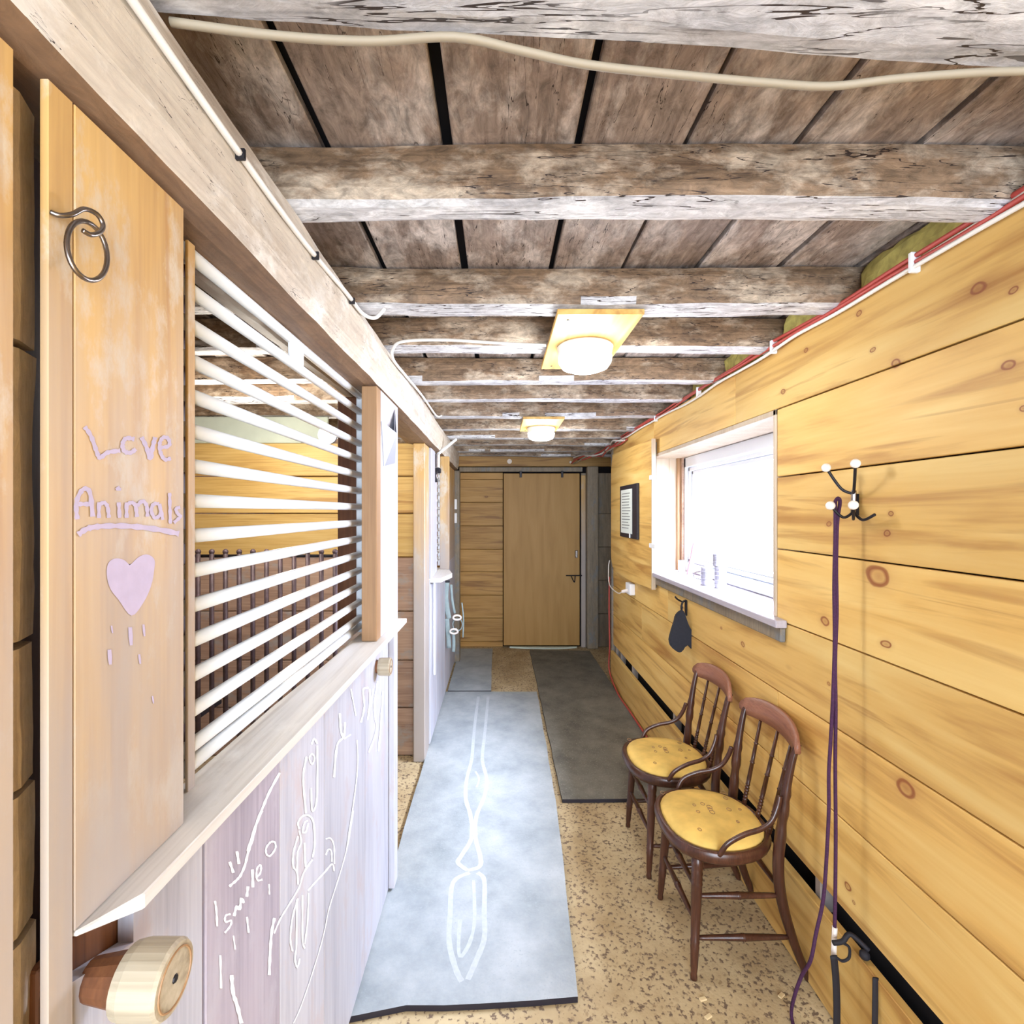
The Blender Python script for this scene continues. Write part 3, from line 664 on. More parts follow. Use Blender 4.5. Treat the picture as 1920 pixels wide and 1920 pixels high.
# sliding bolt with its angled arm
hg = empty('door_track_arm', (-.45, 3.8, H + .40), 'angled bright metal arm with a black strap on the far stall front', 'hinge arm')
obj('sleeve', lathe(bmesh.new(), (-.452, 3.80, H + .33), [(0, .018), (.10, .018)], 12), 'steel', hg)
bm = bmesh.new(); tube(bm, [(-.448, 3.79, H + .43), (-.33, 3.95, H + .56)], .011, 8); obj('arm', bm, 'white', hg)
obj('strap', bx((-.47, 3.77, H + .29), (-.43, 3.83, H + .325), .004), 'blackstrap', hg)
bm = bmesh.new(); tube(bm, spline([(-.45, 3.78, H + .30), (-.465, 3.74, H + .27), (-.455, 3.75, H + .22)]), .01, 8); obj('strap_tail', bm, 'blackstrap', hg)
# bolt rod on the second front
bm = bmesh.new(); tube(bm, [(-.455, 3.62, H - .46), (-.455, 3.62, H - 1.15)], .008, 8); obj('bolt_rod', bm, 'white', s2)

# switches on the far post
for i, (ya, yb) in enumerate(((936, 955), (962, 981))):
    z0, z1 = H - (yb - 960) * 5.47 / 960, H - (ya - 960) * 5.47 / 960
    e_ = empty('switch_box', (-.485, 5.46, z0), '%s white square switch box on the far timber post' % ('upper' if i == 0 else 'lower'), 'switch', 'switch boxes on the far post')
    obj('plate', bx((-.527, 5.455, z0), (-.445, 5.479, z1), .004), 'vinyl', e_)
    obj('dial', lathe(bmesh.new(), (-.49, 5.455, (z0 + z1) / 2), [(-.01, .018), (0, .02)], 14, 'Y'), 'greymetal', e_)
# halter
ht = empty('horse_halter', (-.43, 4.5, 1.0), 'grey green webbing halter with bright rings hanging low on the far stall front', 'halter')
Yh = 4.5
def hp_(px, py, y=Yh): return ((px - CX) * y / F, y, H - (py - CY) * y / F)
for path, w in (([(838,1092),(836,1120),(840,1150),(843,1160)], .045), ([(846,1096),(848,1125),(853,1150)], .022), ([(838,1160),(840,1185),(842,1215)], .04), ([(850,1186),(851,1205),(850,1222)], .028), ([(866,1130),(869,1160),(868,1195)], .012), ([(842,1186),(850,1184),(856,1178)], .02)):
    bm = bmesh.new(); tube(bm, spline([hp_(*p) for p in path], 4), .01, 8, flat=(w, .012)); obj('webbing', bm, 'halter', ht, smooth=True)
for (px, py) in ((857, 1158), (851, 1184)):
    c = Vector(hp_(px, py, Yh - .02)); bm = bmesh.new()
    tube(bm, [(c.x + math.cos(a) * .034, c.y, c.z + math.sin(a) * .02) for a in [k * math.pi / 9 for k in range(18)]], .009, 8, closed=True); obj('ring', bm, 'ceramic', ht, smooth=True)
bm = bmesh.new(); c = Vector(hp_(858, 1171)); tube(bm, [(c.x + math.cos(a) * .042, c.y, c.z + math.sin(a) * .055) for a in [k * math.pi / 10 for k in range(20)]], .005, 6, closed=True); obj('throat_loop', bm, 'halter', ht, smooth=True)
obj('halter_hook', bx((-.47, 4.49, 1.0), (-.43, 4.51, 1.02), .003), 'darkmetal', ht)

# iron hook and ring, near left
rg = empty('tie_ring', (-.455, .53, H + .3), 'iron hook with a large bright ring hanging beside the lettered pine board', 'tie ring')
def q(px, py, X=-.435): return PX(px, py, X)
hk = [tuple(q(x, y, X)) for x, y, X in ((95,398,-.458),(112,404,-.452),(135,402,-.446),(158,392,-.442),(182,402,-.438),(193,422,-.436),(186,436,-.434),(170,440,-.434),(155,432,-.436))]
bm = bmesh.new(); tube(bm, spline(hk, 5), .0026, 10); obj('hook', bm, 'steel', rg, smooth=True)
pts = []
for k in range(28):
    a = k * 2 * math.pi / 28; px = 163 + 38 * math.cos(a) ; py = 470 + 54 * math.sin(a) + 14 * math.cos(a)
    pts.append(tuple(q(px, py, -.440 + .006 * math.sin(a))))
bm = bmesh.new(); tube(bm, pts, .0027, 10, closed=True); obj('ring', bm, 'steel', rg, smooth=True)

# ================================================================== RIGHT SIDE ITEMS
# shutter board folded open past the window
sh = empty('window_shutter', (1.06, 4.1, 1.08), 'tall pine shutter board folded open against the wall beyond the window', 'shutter')
bm = bmesh.new()
out = [(3.50, 1.095), (3.50, 2.12), (4.70, 2.145), (4.76, 2.0), (4.76, 1.2), (4.70, 1.12), (4.5, 1.075), (4.0, 1.075)]
prism(bm, [(1.045, y, z) for y, z in out], (0, 0, 0), (.022, 0, 0)); obj('shutter_board', bm, 'pine_y', sh)
obj('shutter_edge', bx((1.043, 3.485, 1.09), (1.070, 3.50, 2.12), .002), 'whitewood', sh)
obj('shutter_batten', bx((1.069, 3.52, 1.10), (1.088, 3.60, 2.10), .002), 'graywood', sh)
for y in (895, 1023):
    z = H - (y - 960) * 3.5 / 960
    obj('hinge', bx((1.036, 3.40, z - .016), (1.043, 3.53, z + .016), .003), 'vinyl', sh)
# framed notice on the shutter
fr = empty('framed_notice', (1.035, 4.05, H - .2), 'black framed typed notice hung on the shutter board', 'notice')
a, b = 4.33, 3.80
z0, z1 = H - .205, H + .215
obj('frame', bx((1.025, b, z0), (1.044, a, z1), .003), 'blackplastic', fr)
obj('page', bx((1.022, b + .13, z0 + .035), (1.0245, a - .05, z1 - .035), 0), 'paper', fr)
bm = bmesh.new(); random.seed(3)
for i in range(13):
    z = z1 - .07 - i * .023; e1 = random.uniform(.17, .24)
    box(bm, (1.0212, b + e1, z), (1.0216, a - .085, z + .006))
tag(obj('typed_lines', bm, 'ink', fr), kind='stuff')
obj('clip', bx((1.018, 3.98, z0 + .002), (1.0245, 4.0, z0 + .04), .002), 'vinyl', fr)
# outlet with plug
ob = empty('wall_outlet', (1.06, 4.2, .98), 'white outlet box with a plug low on the wall below the shutter', 'outlet')
obj('outlet_box', bx((1.045, 4.08, .955), (1.0885, 4.22, 1.045), .004), 'vinyl', ob)
bm = bmesh.new(); tube(bm, [(1.045, 4.15, .985), (1.01, 4.18, .97)], .014, 10); obj('plug', bm, 'ceramic', ob)
bm = bmesh.new(); tube(bm, spline([(1.01, 4.18, .97), (1.0, 4.3, .94), (.995, 4.6, .97), (1.03, 4.8, 1.10), (1.05, 4.85, 1.16)]), .0045, 6); obj('flex', bm, 'whitecable', ob)

# mitt on its hook
mt = empty('coat_hook', (1.08, 2.97, 1.09), 'small dark iron double hook under the window sill', 'hook')
bm = bmesh.new(); tube(bm, spline([(1.089, 2.97, 1.10), (1.07, 2.97, 1.10), (1.06, 2.97, 1.07), (1.062, 2.97, 1.03), (1.04, 2.96, 1.015), (1.03, 2.955, 1.035)]), .006, 8)
tube(bm, spline([(1.062, 2.97, 1.10), (1.035, 2.965, 1.115), (1.02, 2.96, 1.13)]), .005, 8); obj('prong', bm, 'darkmetal', mt, smooth=True)
obj('hook_plate', bx((1.083, 2.955, 1.02), (1.0895, 2.985, 1.11), .002), 'darkmetal', mt)
YM = 2.92
def mp_(x, y):   # outline from the photograph, laid in an upright plane turned half towards the wall
    px, py = 1150 + x / 7.68, 1000 + y / 7.68
    X = (px - CX) * YM / F; return (X, YM + (X - 1.03) * -.25, H - (py - CY) * YM / F)
mo = spline([(985,1105),(950,1130),(905,1175),(885,1270),(850,1390),(820,1520),(820,1590),(860,1660),(930,1708),(975,1700),(1005,1650),(1040,1590),(1085,1600),(1105,1660),(1130,1640),(1155,1560),(1160,1480),(1130,1420),(1075,1330),(1040,1230),(1005,1120),(985,1105)], 3)[:-1]
bm = bmesh.new(); prism(bm, [mp_(*p) for p in mo], (0, -.012, 0), (0, .028, 0)); bmesh.ops.bevel(bm, geom=[e for e in bm.edges if len(e.link_faces) == 2 and any(len(f.verts) > 10 for f in e.link_faces)], offset=.005, segments=2, affect='EDGES')
mit = empty('oven_mitt', mp_(985, 1105), 'black quilted mitt hanging from a small hook below the window', 'mitt')
obj('mitt_body', bm, 'black', mit)
bm = bmesh.new(); a_ = Vector(mp_(985, 1105)); tube(bm, spline([tuple(a_), (a_.x + .004, a_.y, a_.z + .02), (1.045, 2.93, 1.03), (1.05, 2.95, 1.02)]), .003, 6); obj('hanging_loop', bm, 'black', mit)

# sill items
def can(x, y, z, r, h_, lab, name='tin_can', ridges=True, m='can'):
    pr = [(0, r * .97), (.004, r), (.006, r * .96)]
    if ridges:
        for i in range(1, 5): pr += [(h_ * i / 5 - .003, r * .96), (h_ * i / 5, r), (h_ * i / 5 + .003, r * .96)]
    pr += [(h_ - .006, r * .96), (h_ - .004, r), (h_, r * .97)]
    e_ = empty(name, (x, y, z), lab, 'tin'); obj('body', lathe(bmesh.new(), (x, y, z), pr, 20), m, e_, smooth=False)
    obj('lid', lathe(bmesh.new(), (x, y, z + h_), [(0, r * .8), (.002, r * .8)], 20), 'steel', e_)
    return e_
SZ = 1.2105
c1 = can(1.165, 2.87, SZ, .032, .10, 'short tin mug with a wire handle on the window sill, left of the stacked tins', 'tin_mug')
bm = bmesh.new(); tube(bm, spline([(1.135, 2.88, SZ + .075), (1.105, 2.89, SZ + .065), (1.105, 2.89, SZ + .04), (1.137, 2.88, SZ + .03)]), .003, 6); obj('handle', bm, 'steel', c1)
can(1.195, 2.76, SZ, .031, .115, 'lower of the two stacked tins on the window sill')
can(1.18, 2.762, SZ + .1175, .024, .065, 'small upper tin standing on the other tin on the sill')
can(1.25, 3.50, SZ, .024, .08, 'dark little tin in the far corner of the window sill', ridges=False, m='greymetal')
bm = bmesh.new(); prism(bm, [(1.235, 3.36, SZ), (1.265, 3.36, SZ), (1.305, 3.36, SZ + .205), (1.278, 3.36, SZ + .205)], (0, -.01, 0), (0, .02, 0))
tag(obj('wood_offcut', bm, 'pinkboard'), 'pinkish wood offcut leaning on the window frame in the far corner of the sill', 'board')

# ---- coat hook rack with ceramic knobs
HK = empty('coat_hook', (1.089, 1.56, 1.68), 'iron coat hook with four cream ceramic knobs on the pine wall', 'hook')
def hpt(px, py, X): return tuple(PX(px, py, X))
plate = bmesh.new(); tube(plate, [(1.085, 1.553, H + .055), (1.083, 1.553, H + .02), (1.085, 1.553, H - .01)], .012, 10, flat=(.022, .012)); obj('back_plate', plate, 'darkmetal', HK, smooth=True)
bm = bmesh.new(); tube(bm, [(1.075, 1.55, H + .065), (1.073, 1.55, H - .005)], .007, 8); obj('stem', bm, 'steel', HK)
rootU = (1.074, 1.55, H + .055); rootL = (1.074, 1.55, H + .0)
for (px, py, X, root, lift) in ((1549, 877, 1.012, rootU, -.02), (1604, 869, 1.022, rootU, -.015), (1557, 948, 1.008, rootL, -.025), (1600, 947, 1.012, rootL, -.03), (1640, 965, 1.06, rootL, -.02)):
    e_ = hpt(px, py, X); md = tuple((root[i] * .55 + e_[i] * .45) for i in range(3)); md = (md[0], md[1], md[2] + lift)
    bm = bmesh.new(); tube(bm, spline([root, md, e_], 6), .0042, 8); arm = obj('hook_arm', bm, 'darkmetal', HK, smooth=True)
    if px != 1640:
        bm = bmesh.new(); sphere(bm, e_, .0135); obj('knob', bm, 'ceramic', arm, smooth=True)
# ---- purple lead rope
rp_ = empty('lead_rope', hpt(1570, 940, 1.02), 'long purple rope hanging doubled from the ceramic hook to the floor', 'rope')
YR = 1.56
def R(px, py, Y=YR): return ((px - CX) * Y / F, Y, H - (py - CY) * Y / F)
s_right = [R(1566, 940), R(1571, 934), R(1575, 942), R(1570, 980), R(1568, 1060), R(1569, 1150), R(1566, 1240), R(1567, 1330), R(1566, 1430), R(1567, 1560), R(1566, 1680), R(1565, 1738)]
s_left = [R(1566, 940), R(1566, 1000), R(1564, 1100), R(1565, 1200), R(1562, 1300), R(1558, 1380), R(1554, 1450), R(1554, 1520), R(1549, 1620), R(1543, 1690), R(1530, 1750), R(1520, 1800), R(1503, 1830, 1.60), R(1489, 1870, 1.615), ((1484-CX)*1.635/F, 1.635, .012), ((1482-CX)*1.60/F, 1.56, .008), (.86, 1.40, .008)]
for nm, s in (('rope_strand', s_right), ('rope_strand', s_left)):
    bm = bmesh.new(); tube(bm, spline(s, 5), .0052, 8); obj(nm, bm, 'purple', rp_, smooth=True)
bm = bmesh.new(); tube(bm, [R(1565, 1738), R(1564, 1760), R(1563, 1792)], .0075, 8); obj('white_end', bm, 'ceramic', rp_)
# black strap lower right
bs = empty('black_strap', (1.02, 1.52, .3), 'black strap and buckle hanging from the slot above the bottom board', 'strap')
Ys = 1.53
bm = bmesh.new(); tube(bm, spline([R(1563, 1792, Ys), R(1567, 1830, Ys), R(1569, 1880, Ys), R(1569, 1925, Ys)], 4), .01, 8, flat=(.022, .006)); obj('strap', bm, 'blackstrap', bs, smooth=True)
bm = bmesh.new(); tube(bm, spline([R(1562, 1768, Ys), R(1580, 1765, Ys), R(1595, 1752, Ys), (1.085, 1.50, .335)], 5), .007, 8); obj('strap', bm, 'blackstrap', bs, smooth=True)
bm = bmesh.new(); tube(bm, spline([R(1580, 1768, Ys), R(1592, 1776, Ys), R(1592, 1795, Ys), R(1580, 1802, Ys), R(1568, 1795, Ys)], 5), .004, 8); obj('loop', bm, 'blackstrap', bs, smooth=True)
bm = bmesh.new(); sphere(bm, (1.072, 1.50, .322), .014, 10); obj('knot', bm, 'blackstrap', bs, smooth=True)
bm = bmesh.new(); tube(bm, spline([(1.06, 1.44, .31), (1.055, 1.435, .22), (1.05, 1.43, .12), (1.045, 1.43, .02)], 4), .006, 8, flat=(.018, .006)); obj('strap', bm, 'blackstrap', bs, smooth=True)

# ---- chairs
def chair(X0, Y0, lab):
    t = empty('chair', (X0, Y0, 0), lab, 'chair', 'wooden chairs against the pine wall')
    def w(f, s, z): return Vector((X0 - f, Y0 + s, z))      # f forward, s sideways
    # seat frame: rounded front, slightly narrower rear
    def outline(k):
        pts = []
        n = 36
        for i in range(n):
            a = 2 * math.pi * i / n; c, s_ = math.cos(a), math.sin(a)
            ex = 2.5
            r = (abs(c) ** ex + abs(s_) ** ex) ** (-1 / ex)
            f, s2_ = c * r * .195 * k, s_ * r * .213 * k
            if f < 0: s2_ *= 1 + f * .75
            pts.append((f, s2_))
        return pts
    bm = bmesh.new()
    oo, ii = outline(1.0), outline(.90)
    z0, z1 = .408, .450
    rings = [[bm.verts.new(w(f, s_, z)) for f, s_ in o] for o, z in ((oo, z0 + .006), (outline(1.02), (z0 + z1) / 2), (oo, z1 - .004), (outline(.985), z1), (outline(.93), z1), (ii, z1 - .006), (ii, z0), (outline(.98), z0))]
    n = len(oo)
    for A, B in zip(rings, rings[1:] + rings[:1]):
        for k in range(n): bm.faces.new((A[k], A[(k+1) % n], B[(k+1) % n], B[k]))
    obj('seat_frame', bm, 'chairwood', t, smooth=True)
    bm = bmesh.new(); rs = []
    for k, z in ((.895, z0 + .01), (.90, z1 - .002), (.88, z1 + .006), (.80, z1 + .016), (.6, z1 + .024), (.3, z1 + .028), (.02, z1 + .029)):
        rs.append([bm.verts.new(w(f, s_, z)) for f, s_ in outline(k)])
    for A, B in zip(rs, rs[1:]):
        for k in range(n): bm.faces.new((A[k], A[(k+1) % n], B[(k+1) % n], B[k]))
    bm.faces.new(rs[0]); bm.faces.new(rs[-1]); 
    cu = obj('seat', bm, 'fabric', t, smooth=True)
    tag(cu, 'worn yellow upholstered seat')
    random.seed(11)
    for _ in range(13):       # little worn marks in the upholstery
        f, s_ = random.uniform(-.12, .14), random.uniform(-.14, .14)
        bm = bmesh.new(); zz = z1 + .029 - .28 * (f * f + s_ * s_) + .001
        rr = random.uniform(.005, .010)
        tube(bm, [tuple(w(f + math.cos(a) * rr, s_ + math.sin(a) * rr * 1.3, zz)) for a in [k * math.pi / 4 for k in range(8)]], .0011, 4, closed=True)
        obj('worn_mark', bm, 'batten', cu)
    # legs
    pl = [(0, .012), (.03, .012), (.05, .010), (.10, .013), (.22, .0145), (.26, .016), (.27, .0145), (.30, .0165), (.31, .0145), (.5, .017), (.74, .019), (.76, .021), (.78, .018), (.80, .021), (.82, .018), (.84, .021), (.86, .018), (.9, .021), (1, .019)]
    for s_ in (-1, 1):
        bm = bmesh.new(); turned(bm, w(.135, s_ * .185, 0), w(.11, s_ * .155, z0 + .012), pl); obj('leg', bm, 'chairwood', t, smooth=True)
        # back leg and back post, one bent piece each
        path = [(-.262, s_ * .190, .0), (-.215, s_ * .186, .12), (-.175, s_ * .180, .26), (-.163, s_ * .176, .38), (-.172, s_ * .176, .50), (-.188, s_ * .178, .64), (-.21, s_ * .182, .76), (-.228, s_ * .185, .815)]
        sp = spline(path, 6); rr = []
        for i in range(len(sp)):
            z = sp[i][2]; r = .0125 + .006 * min(1, z / .25)
            if z > .5: r = .0185 - .008 * (z - .5) / .3
            if .50 < z < .60: r += .0022 * (1 if int(z * 100) % 2 else -1)
            if .63 < z < .65: r += .003
            rr.append(r)
        bm = bmesh.new(); tube(bm, [w(*p) for p in sp], rr, 10); obj('back_leg', bm, 'chairwood', t, smooth=True)
        # bentwood arm brace
        bm = bmesh.new(); sp = spline([(.055, s_ * .205, .44), (.03, s_ * .212, .485), (-.03, s_ * .208, .515), (-.09, s_ * .202, .53), (-.13, s_ * .197, .555), (-.155, s_ * .19, .60), (-.165, s_ * .186, .635)], 5)
        tube(bm, [w(*p) for p in sp], .0085, 8, flat=(.02, .013)); obj('arm_brace', bm, 'chairwood', t, smooth=True)
    # crest rail, curved
    bm = bmesh.new(); N_ = 16; ring = []
    for i in range(N_ + 1):
        u = -1 + 2 * i / N_; s_ = u * .205; f = -.262 + .045 * u * u
        top = .868 - .035 * abs(u) ** 3; bot = .772 + .012 * (1 - u * u) + (.0 if abs(u) < .9 else .02)
        if abs(u) > .95: top -= .012
        ring.append([bm.verts.new(w(f + d, s_, z)) for d, z in ((.011, bot), (.013, (top + bot) / 2), (.006, top), (-.006, top), (-.009, (top + bot) / 2), (-.009, bot))])
    for A, B in zip(ring, ring[1:]):
        for k in range(6): bm.faces.new((A[k], A[(k+1) % 6], B[(k+1) % 6], B[k]))
    bm.faces.new(ring[0]); bm.faces.new(ring[-1]); obj('crest_rail', bm, 'crest', t, smooth=True)
    # spindles
    ps = [(0, .007), (.03, .009)]
    for k in range(6): ps += [(.05 + k * .035, .0075), (.06 + k * .035, .0098), (.07 + k * .035, .0075)]
    ps += [(.30, .0085), (.48, .0075), (.49, .0105), (.50, .0075), (.70, .007), (.71, .0098), (.72, .007), (1, .0055)]
    for u in (-.5, 0, .5):
        bm = bmesh.new(); turned(bm, w(-.178 + .01 * abs(u), u * .19, .445), w(-.258 + .04 * u * u, u * .215, .785), ps, 8); obj('spindle', bm, 'chairwood', t, smooth=True)
    # stretchers
    ss = [(0, .006), (.1, .0085), (.48, .0115), (.49, .0135), (.5, .0115), (.51, .0135), (.52, .0115), (.9, .0085), (1, .006)]
    def st(a, b): bm = bmesh.new(); turned(bm, w(*a), w(*b), ss, 8); obj('stretcher', bm, 'chairwood', t, smooth=True)
    for s_ in (-1, 1):
        st((.120, s_ * .167, .275), (-.172, s_ * .179, .285)); st((.128, s_ * .176, .135), (-.205, s_ * .185, .145))
    st((.119, -.168, .30), (.119, .168, .30)); st((.125, -.174, .19), (.125, .174, .19)); st((-.166, -.178, .31), (-.166, .178, .31))
    return t
chair(.812, 1.962, 'nearer of the two brown wooden chairs with a rounded yellow seat')
chair(.800, 2.452, 'farther of the two brown wooden chairs, with a rounded yellow seat, nearer the hanging mitt')

# ---- floor mats
def mat_(name, pts, m, lab, th=.02):
    bm = bmesh.new(); P = []
    n = len(pts)
    for i in range(n):
        a, b = Vector(pts[i]), Vector(pts[(i+1) % n]); k = max(1, int((b - a).length / .12))
        for j in range(k):
            p = a.lerp(b, j / k); nz = noise.noise(Vector((p.x * 5, p.y * 5, 1))) * .006
            P.append((p.x + nz, p.y + nz, 0))
    prism(bm, P, (0, 0, .001), (0, 0, th))
    bm.normal_update()
    for f in bm.faces:
        if len(f.verts) == 4: f.material_index = 1
    return tag(obj(name, bm, [m, 'blackplastic']), lab, 'mat')
m1 = mat_('rubber_mat', [(-.478, 1.62), (-.30, 1.66), (-.05, 1.665), (.262, 1.69), (.318, 2.83), (.34, 4.56), (-.478, 4.56)], 'matblue', 'long pale blue grey rubber mat along the stall fronts, nearest the view')
mat_('rubber_mat', [(-.455, 4.58), (-.07, 4.58), (-.07, 6.0), (-.455, 6.0)], 'matblue', 'short grey mat on the left in front of the back wall')
mat_('rubber_mat', [(.355, 2.85), (1.055, 2.86), (1.05, 5.9), (.36, 5.95)], 'matdark', 'dark brown grey mat along the pine wall behind the chairs')
# pale wear track worn into the near mat
def flo(pts): return [((px - CX) * (H - .022) / (py - CY), (H - .022) * F / (py - CY)) for px, py in pts]
def frib(path, w):
    P = spline([(p[0], p[1]) for p in flo(path)], 5); bm = bmesh.new(); L_, R_ = [], []
    for i in range(len(P)):
        a, b = Vector(P[max(0, i-1)]), Vector(P[min(len(P)-1, i+1)]); t = (b - a).normalized(); s_ = Vector((-t.y, t.x)) * w / 2 * (1 + .3 * noise.noise(Vector((i * .7, w * 50, 0))))
        p = Vector(P[i]); zz = .0206 + w * .02 + i * 1.5e-5; L_.append(bm.verts.new((*(p + s_), zz))); R_.append(bm.verts.new((*(p - s_), zz)))
    for i in range(len(P) - 1): bm.faces.new((L_[i], L_[i+1], R_[i+1], R_[i]))
    obj('pale_scuff', bm, 'scuff', m1)
M['scuff'] = plain('pale_scuff', 'b0b6b8', .9, var=.08, scale=60)
s4 = lambda L_: [(640 + x / 2.743, 1220 + y / 2.743) for x, y in L_]
for path, w in (([(705,235),(690,350),(680,450),(670,560),(645,660),(640,760),(665,850),(670,960),(620,1050),(600,1090),(650,1130)], .022), ([(755,235),(745,350),(735,450),(725,560),(748,660),(735,750),(695,850),(690,960),(715,1060),(710,1110),(650,1130)], .022),
                ([(660,1140),(575,1190),(560,1350),(555,1500),(590,1640),(620,1700)], .02), ([(700,1140),(735,1180),(735,1350),(735,1480),(690,1600),(650,1690)], .02), ([(650,1170),(625,1280),(605,1450),(610,1570),(660,1500),(685,1380),(680,1180)], .014), ([(690,620),(672,660),(690,705),(708,660),(690,620)], .012)):
    frib(s4(path), w)
random.seed(5)
for i, (px, py) in enumerate(((1318, 1875), (1328, 1908), (1465, 1868))):
    X, Y = (px - CX) * H / (py - CY), H * F / (py - CY)
    bm = bx((X - .012, Y - .006, .0005), (X + .012, Y + .006, .006), .001); bmesh.ops.rotate(bm, verts=bm.verts, cent=(X, Y, .003), matrix=Matrix.Rotation(random.uniform(-1, 1), 3, 'Z'))
    tag(obj('wood_chip', bm, 'chip'), ['pale wood chip on the floor below the near chair, left one of three', 'pale wood chip nearest the bottom edge of the view', 'pale round wood chip on the floor beside the purple rope'][i], 'wood chip')

# ================================================================== CEILING FITTINGS
def ceiling_lamp(x0, x1, y0, y1, cx, cy, lab, power):
    t = empty('ceiling_lamp', (cx, cy, H + .54), lab, 'lamp', 'round ceiling lamps in the corridor')
    obj('mounting_board', bx((x0, y0, JZ - .024), (x1, y1, JZ - .006), .002), 'pine_y', t)
    obj('lamp_base', lathe(bmesh.new(), (cx, cy, H + .583), [(0, .098), (.036, .105), (.042, .10)], 32), 'vinyl', t, smooth=False)
    bm = bmesh.new(); lathe(bm, (cx, cy, H + .583), [(-.052, .02), (-.05, .06), (-.04, .085), (-.02, .098), (0, .10)], 32)
    obj('lamp_glass', bm, 'lampglass', t, smooth=True)
    for k in range(3):
        yy = y0 + .05 + k * (y1 - y0 - .1) / 2
        obj('screw', lathe(bmesh.new(), (x0 + .04, yy, JZ - .026), [(0, .004), (.003, .004)], 8), 'darkmetal', t)
    l = bpy.data.lights.new('lamp_light', 'POINT'); l.energy = power; l.shadow_soft_size = .09; l.color = (.96, .98, 1)
    o = bpy.data.objects.new('lamp_light', l); COL.objects.link(o); o.location = (cx, cy, H + .44); o.parent = None
M['lampglass'] = plain('lamp_glass', 'ffffff', .3, emis='ffffff', estr=14)
ceiling_lamp(.186, .462, 1.62, 2.245, .325, 1.93, 'nearer round ceiling lamp on a pine board', 11)
ceiling_lamp(.164, .445, 3.45, 3.98, .315, 3.80, 'farther round ceiling lamp on a pine board', 13)

# cables
def cable(name, pts, r, m, lab, n=6, cat='cable'):
    bm = bmesh.new(); tube(bm, spline(pts, n), r, 8); return tag(obj(name, bm, m, smooth=True), lab, cat)
def wall_run(x, dz, amp, seed, y0=.75, y1=4.75, step=.22):
    out = []; y = y0
    while y <= y1:
        out.append((x + .004 * noise.noise(Vector((y * 3, seed, 0))), y, H + .645 + dz + amp * noise.noise(Vector((y * 2.2, seed, 4))))); y += step
    return out
cable('electric_cable', wall_run(1.078, .017, .018, 1.0), .0065, 'redcable', 'upper red cable run along the top edge of the pine wall')
cable('electric_cable', wall_run(1.076, .000, .018, 1.6), .0065, 'redcable', 'second red cable just under the first along the top of the pine wall')
cable('electric_cable', wall_run(1.072, -.016, .02, 2.6), .006, 'whitecable', 'white cable under the red ones along the top of the pine wall')
cable('electric_cable', [(1.075, .62, H + .74), (1.07, .85, H + .68), (1.08, 1.05, H + .655), (1.082, 1.3, H + .65)], .005, 'whitecable', 'white cable end dropping from the joists at the right edge of the view')
st_ = empty('cable_staple', (1.07, 1.3, H + .64), 'white staples pinning the cables to the top of the pine wall', 'staple')
for y in (1.32, 2.0, 2.75, 3.5):
    obj('staple', bx((1.064, y, H + .62), (1.0895, y + .012, H + .672), .002), 'vinyl', st_)
def bundle(k, m, r):
    out = []
    for i in range(12):
        y = 4.3 + i * .15; xx = 1.06 - .03 * i / 11 + .02 * math.sin(i * 1.1 + k)
        out.append((xx - max(0, i - 6) * .035, y, H + .60 + .03 * math.sin(i * .9 + k * 1.7) + .01 * k - (.002 * i)))
    return out
cbn = empty('cable_bundle', (1.05, 4.4, H + .55), 'loose bundle of red, tan and white cables at the far right end of the ceiling', 'cable')
for k, (m, w_) in enumerate((('redcable', 'red'), ('tancable', 'tan'), ('redcable', 'red'), ('whitecable', 'white'))):
    bm = bmesh.new(); tube(bm, spline(bundle(k, m, 0), 5), .008, 8); tag(obj('cable', bm, m, cbn, smooth=True), w_ + ' cable')
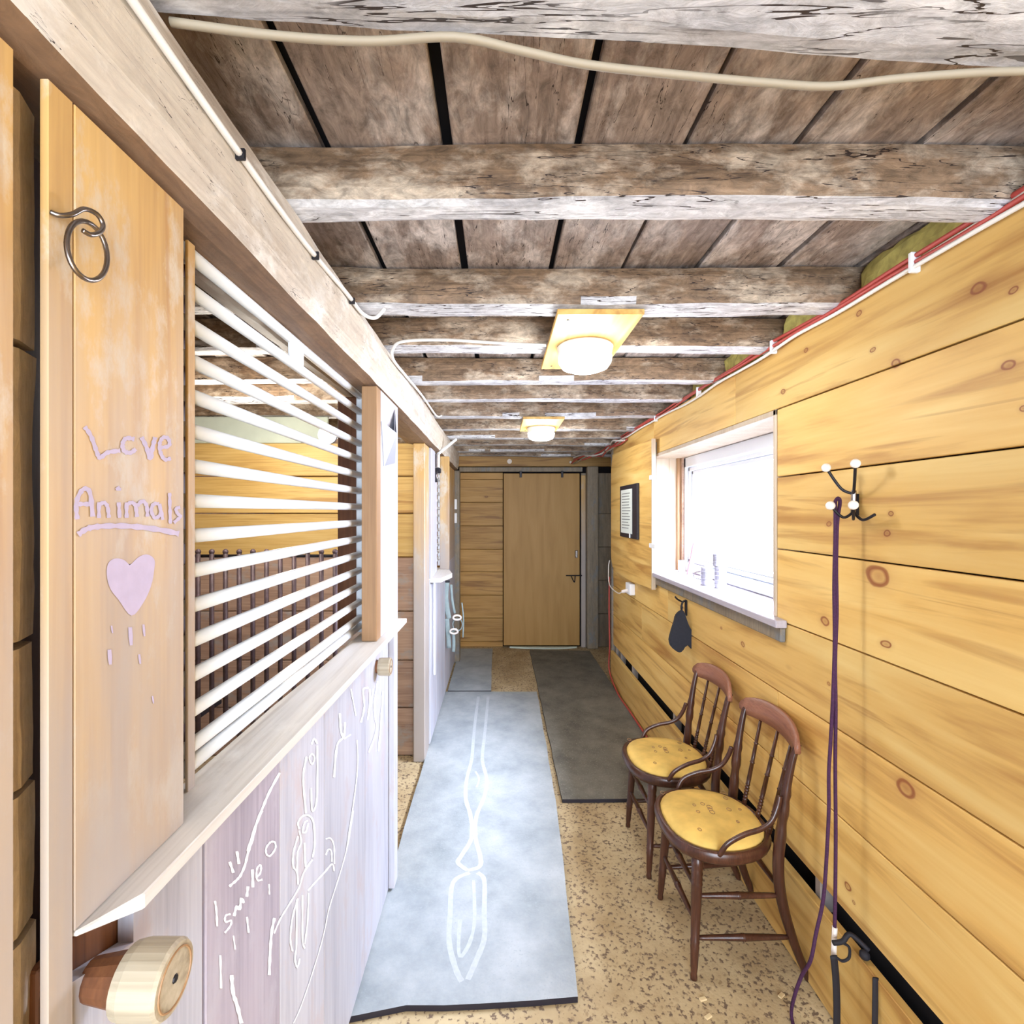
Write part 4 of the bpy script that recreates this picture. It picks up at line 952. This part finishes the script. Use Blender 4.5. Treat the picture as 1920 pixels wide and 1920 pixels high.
cable('electric_cable', [(-.432, .674, H + .645), (-.30, .69, H + .642), (-.177, .696, H + .64), (-.06, .692, H + .642), (.03, .71, H + .64), (.125, .73, H + .638), (.27, .748, H + .638), (.40, .76, H + .637), (.497, .766, H + .637), (.60, .755, H + .64), (.764, .747, H + .643), (1.0, .76, H + .648)], .0055, 'tancable', 'thick tan cable sagging across the ceiling beside the nearest joist')
cb = cable('electric_cable', [(-.416, .40, H + .588), (-.418, .60, H + .583), (-.417, .82, H + .577), (-.418, 1.1, H + .580), (-.417, 1.4, H + .60), (-.415, 1.56, H + .605), (-.39, 1.62, H + .615), (-.36, 1.62, H + .645)], .0058, 'whitecable', 'thin white cable stapled along the near part of the timber beam')
for y, z in ((.822, .577), (1.16, .583), (1.45, .60)):
    obj('cable_clip', bx((-.424, y, H + z - .01), (-.408, y + .006, H + z + .008), .001), 'darkmetal', cb)
cable('electric_cable', [(.18, 1.95, H + .635), (.0, 1.955, H + .645), (-.2, 1.95, H + .655), (-.36, 1.95, H + .65), (-.405, 1.97, H + .63), (-.415, 2.02, H + .60), (-.415, 2.3, H + .61), (-.415, 2.8, H + .632), (-.414, 3.4, H + .64), (-.39, 3.5, H + .66)], .0058, 'whitecable', 'white cable from the nearer ceiling lamp bending onto the timber beam')
cable('extension_cord', [(1.06, 4.9, 1.0), (1.055, 4.89, .7), (1.058, 4.88, .35), (1.05, 4.86, .12), (1.045, 4.5, .030), (1.046, 4.1, .030), (1.047, 3.7, .030), (1.045, 3.5, .030)], .007, 'redcable', 'orange red extension cord running down the far end of the pine wall to the floor', cat='cord')

# insulation stuffed between joists above the wall
insl = [(1.17, 1.59), (1.73, 2.01), (2.14, 2.53), (2.64, 2.97)]
nm = ['nearest', 'second', 'third', 'fourth']
for i, (a, b) in enumerate(insl):
    bm = rough_beam((1.115, a + .008, H + .62), (1.34, b - .008, CZ - .008), 1, 14, .012, seed=i * 9., freq=18, cross=5)
    tag(obj('insulation_batt', bm, 'wool'), '%s yellow mineral wool batt stuffed between joists above the pine wall' % nm[i], 'insulation', 'yellow insulation above the wall')
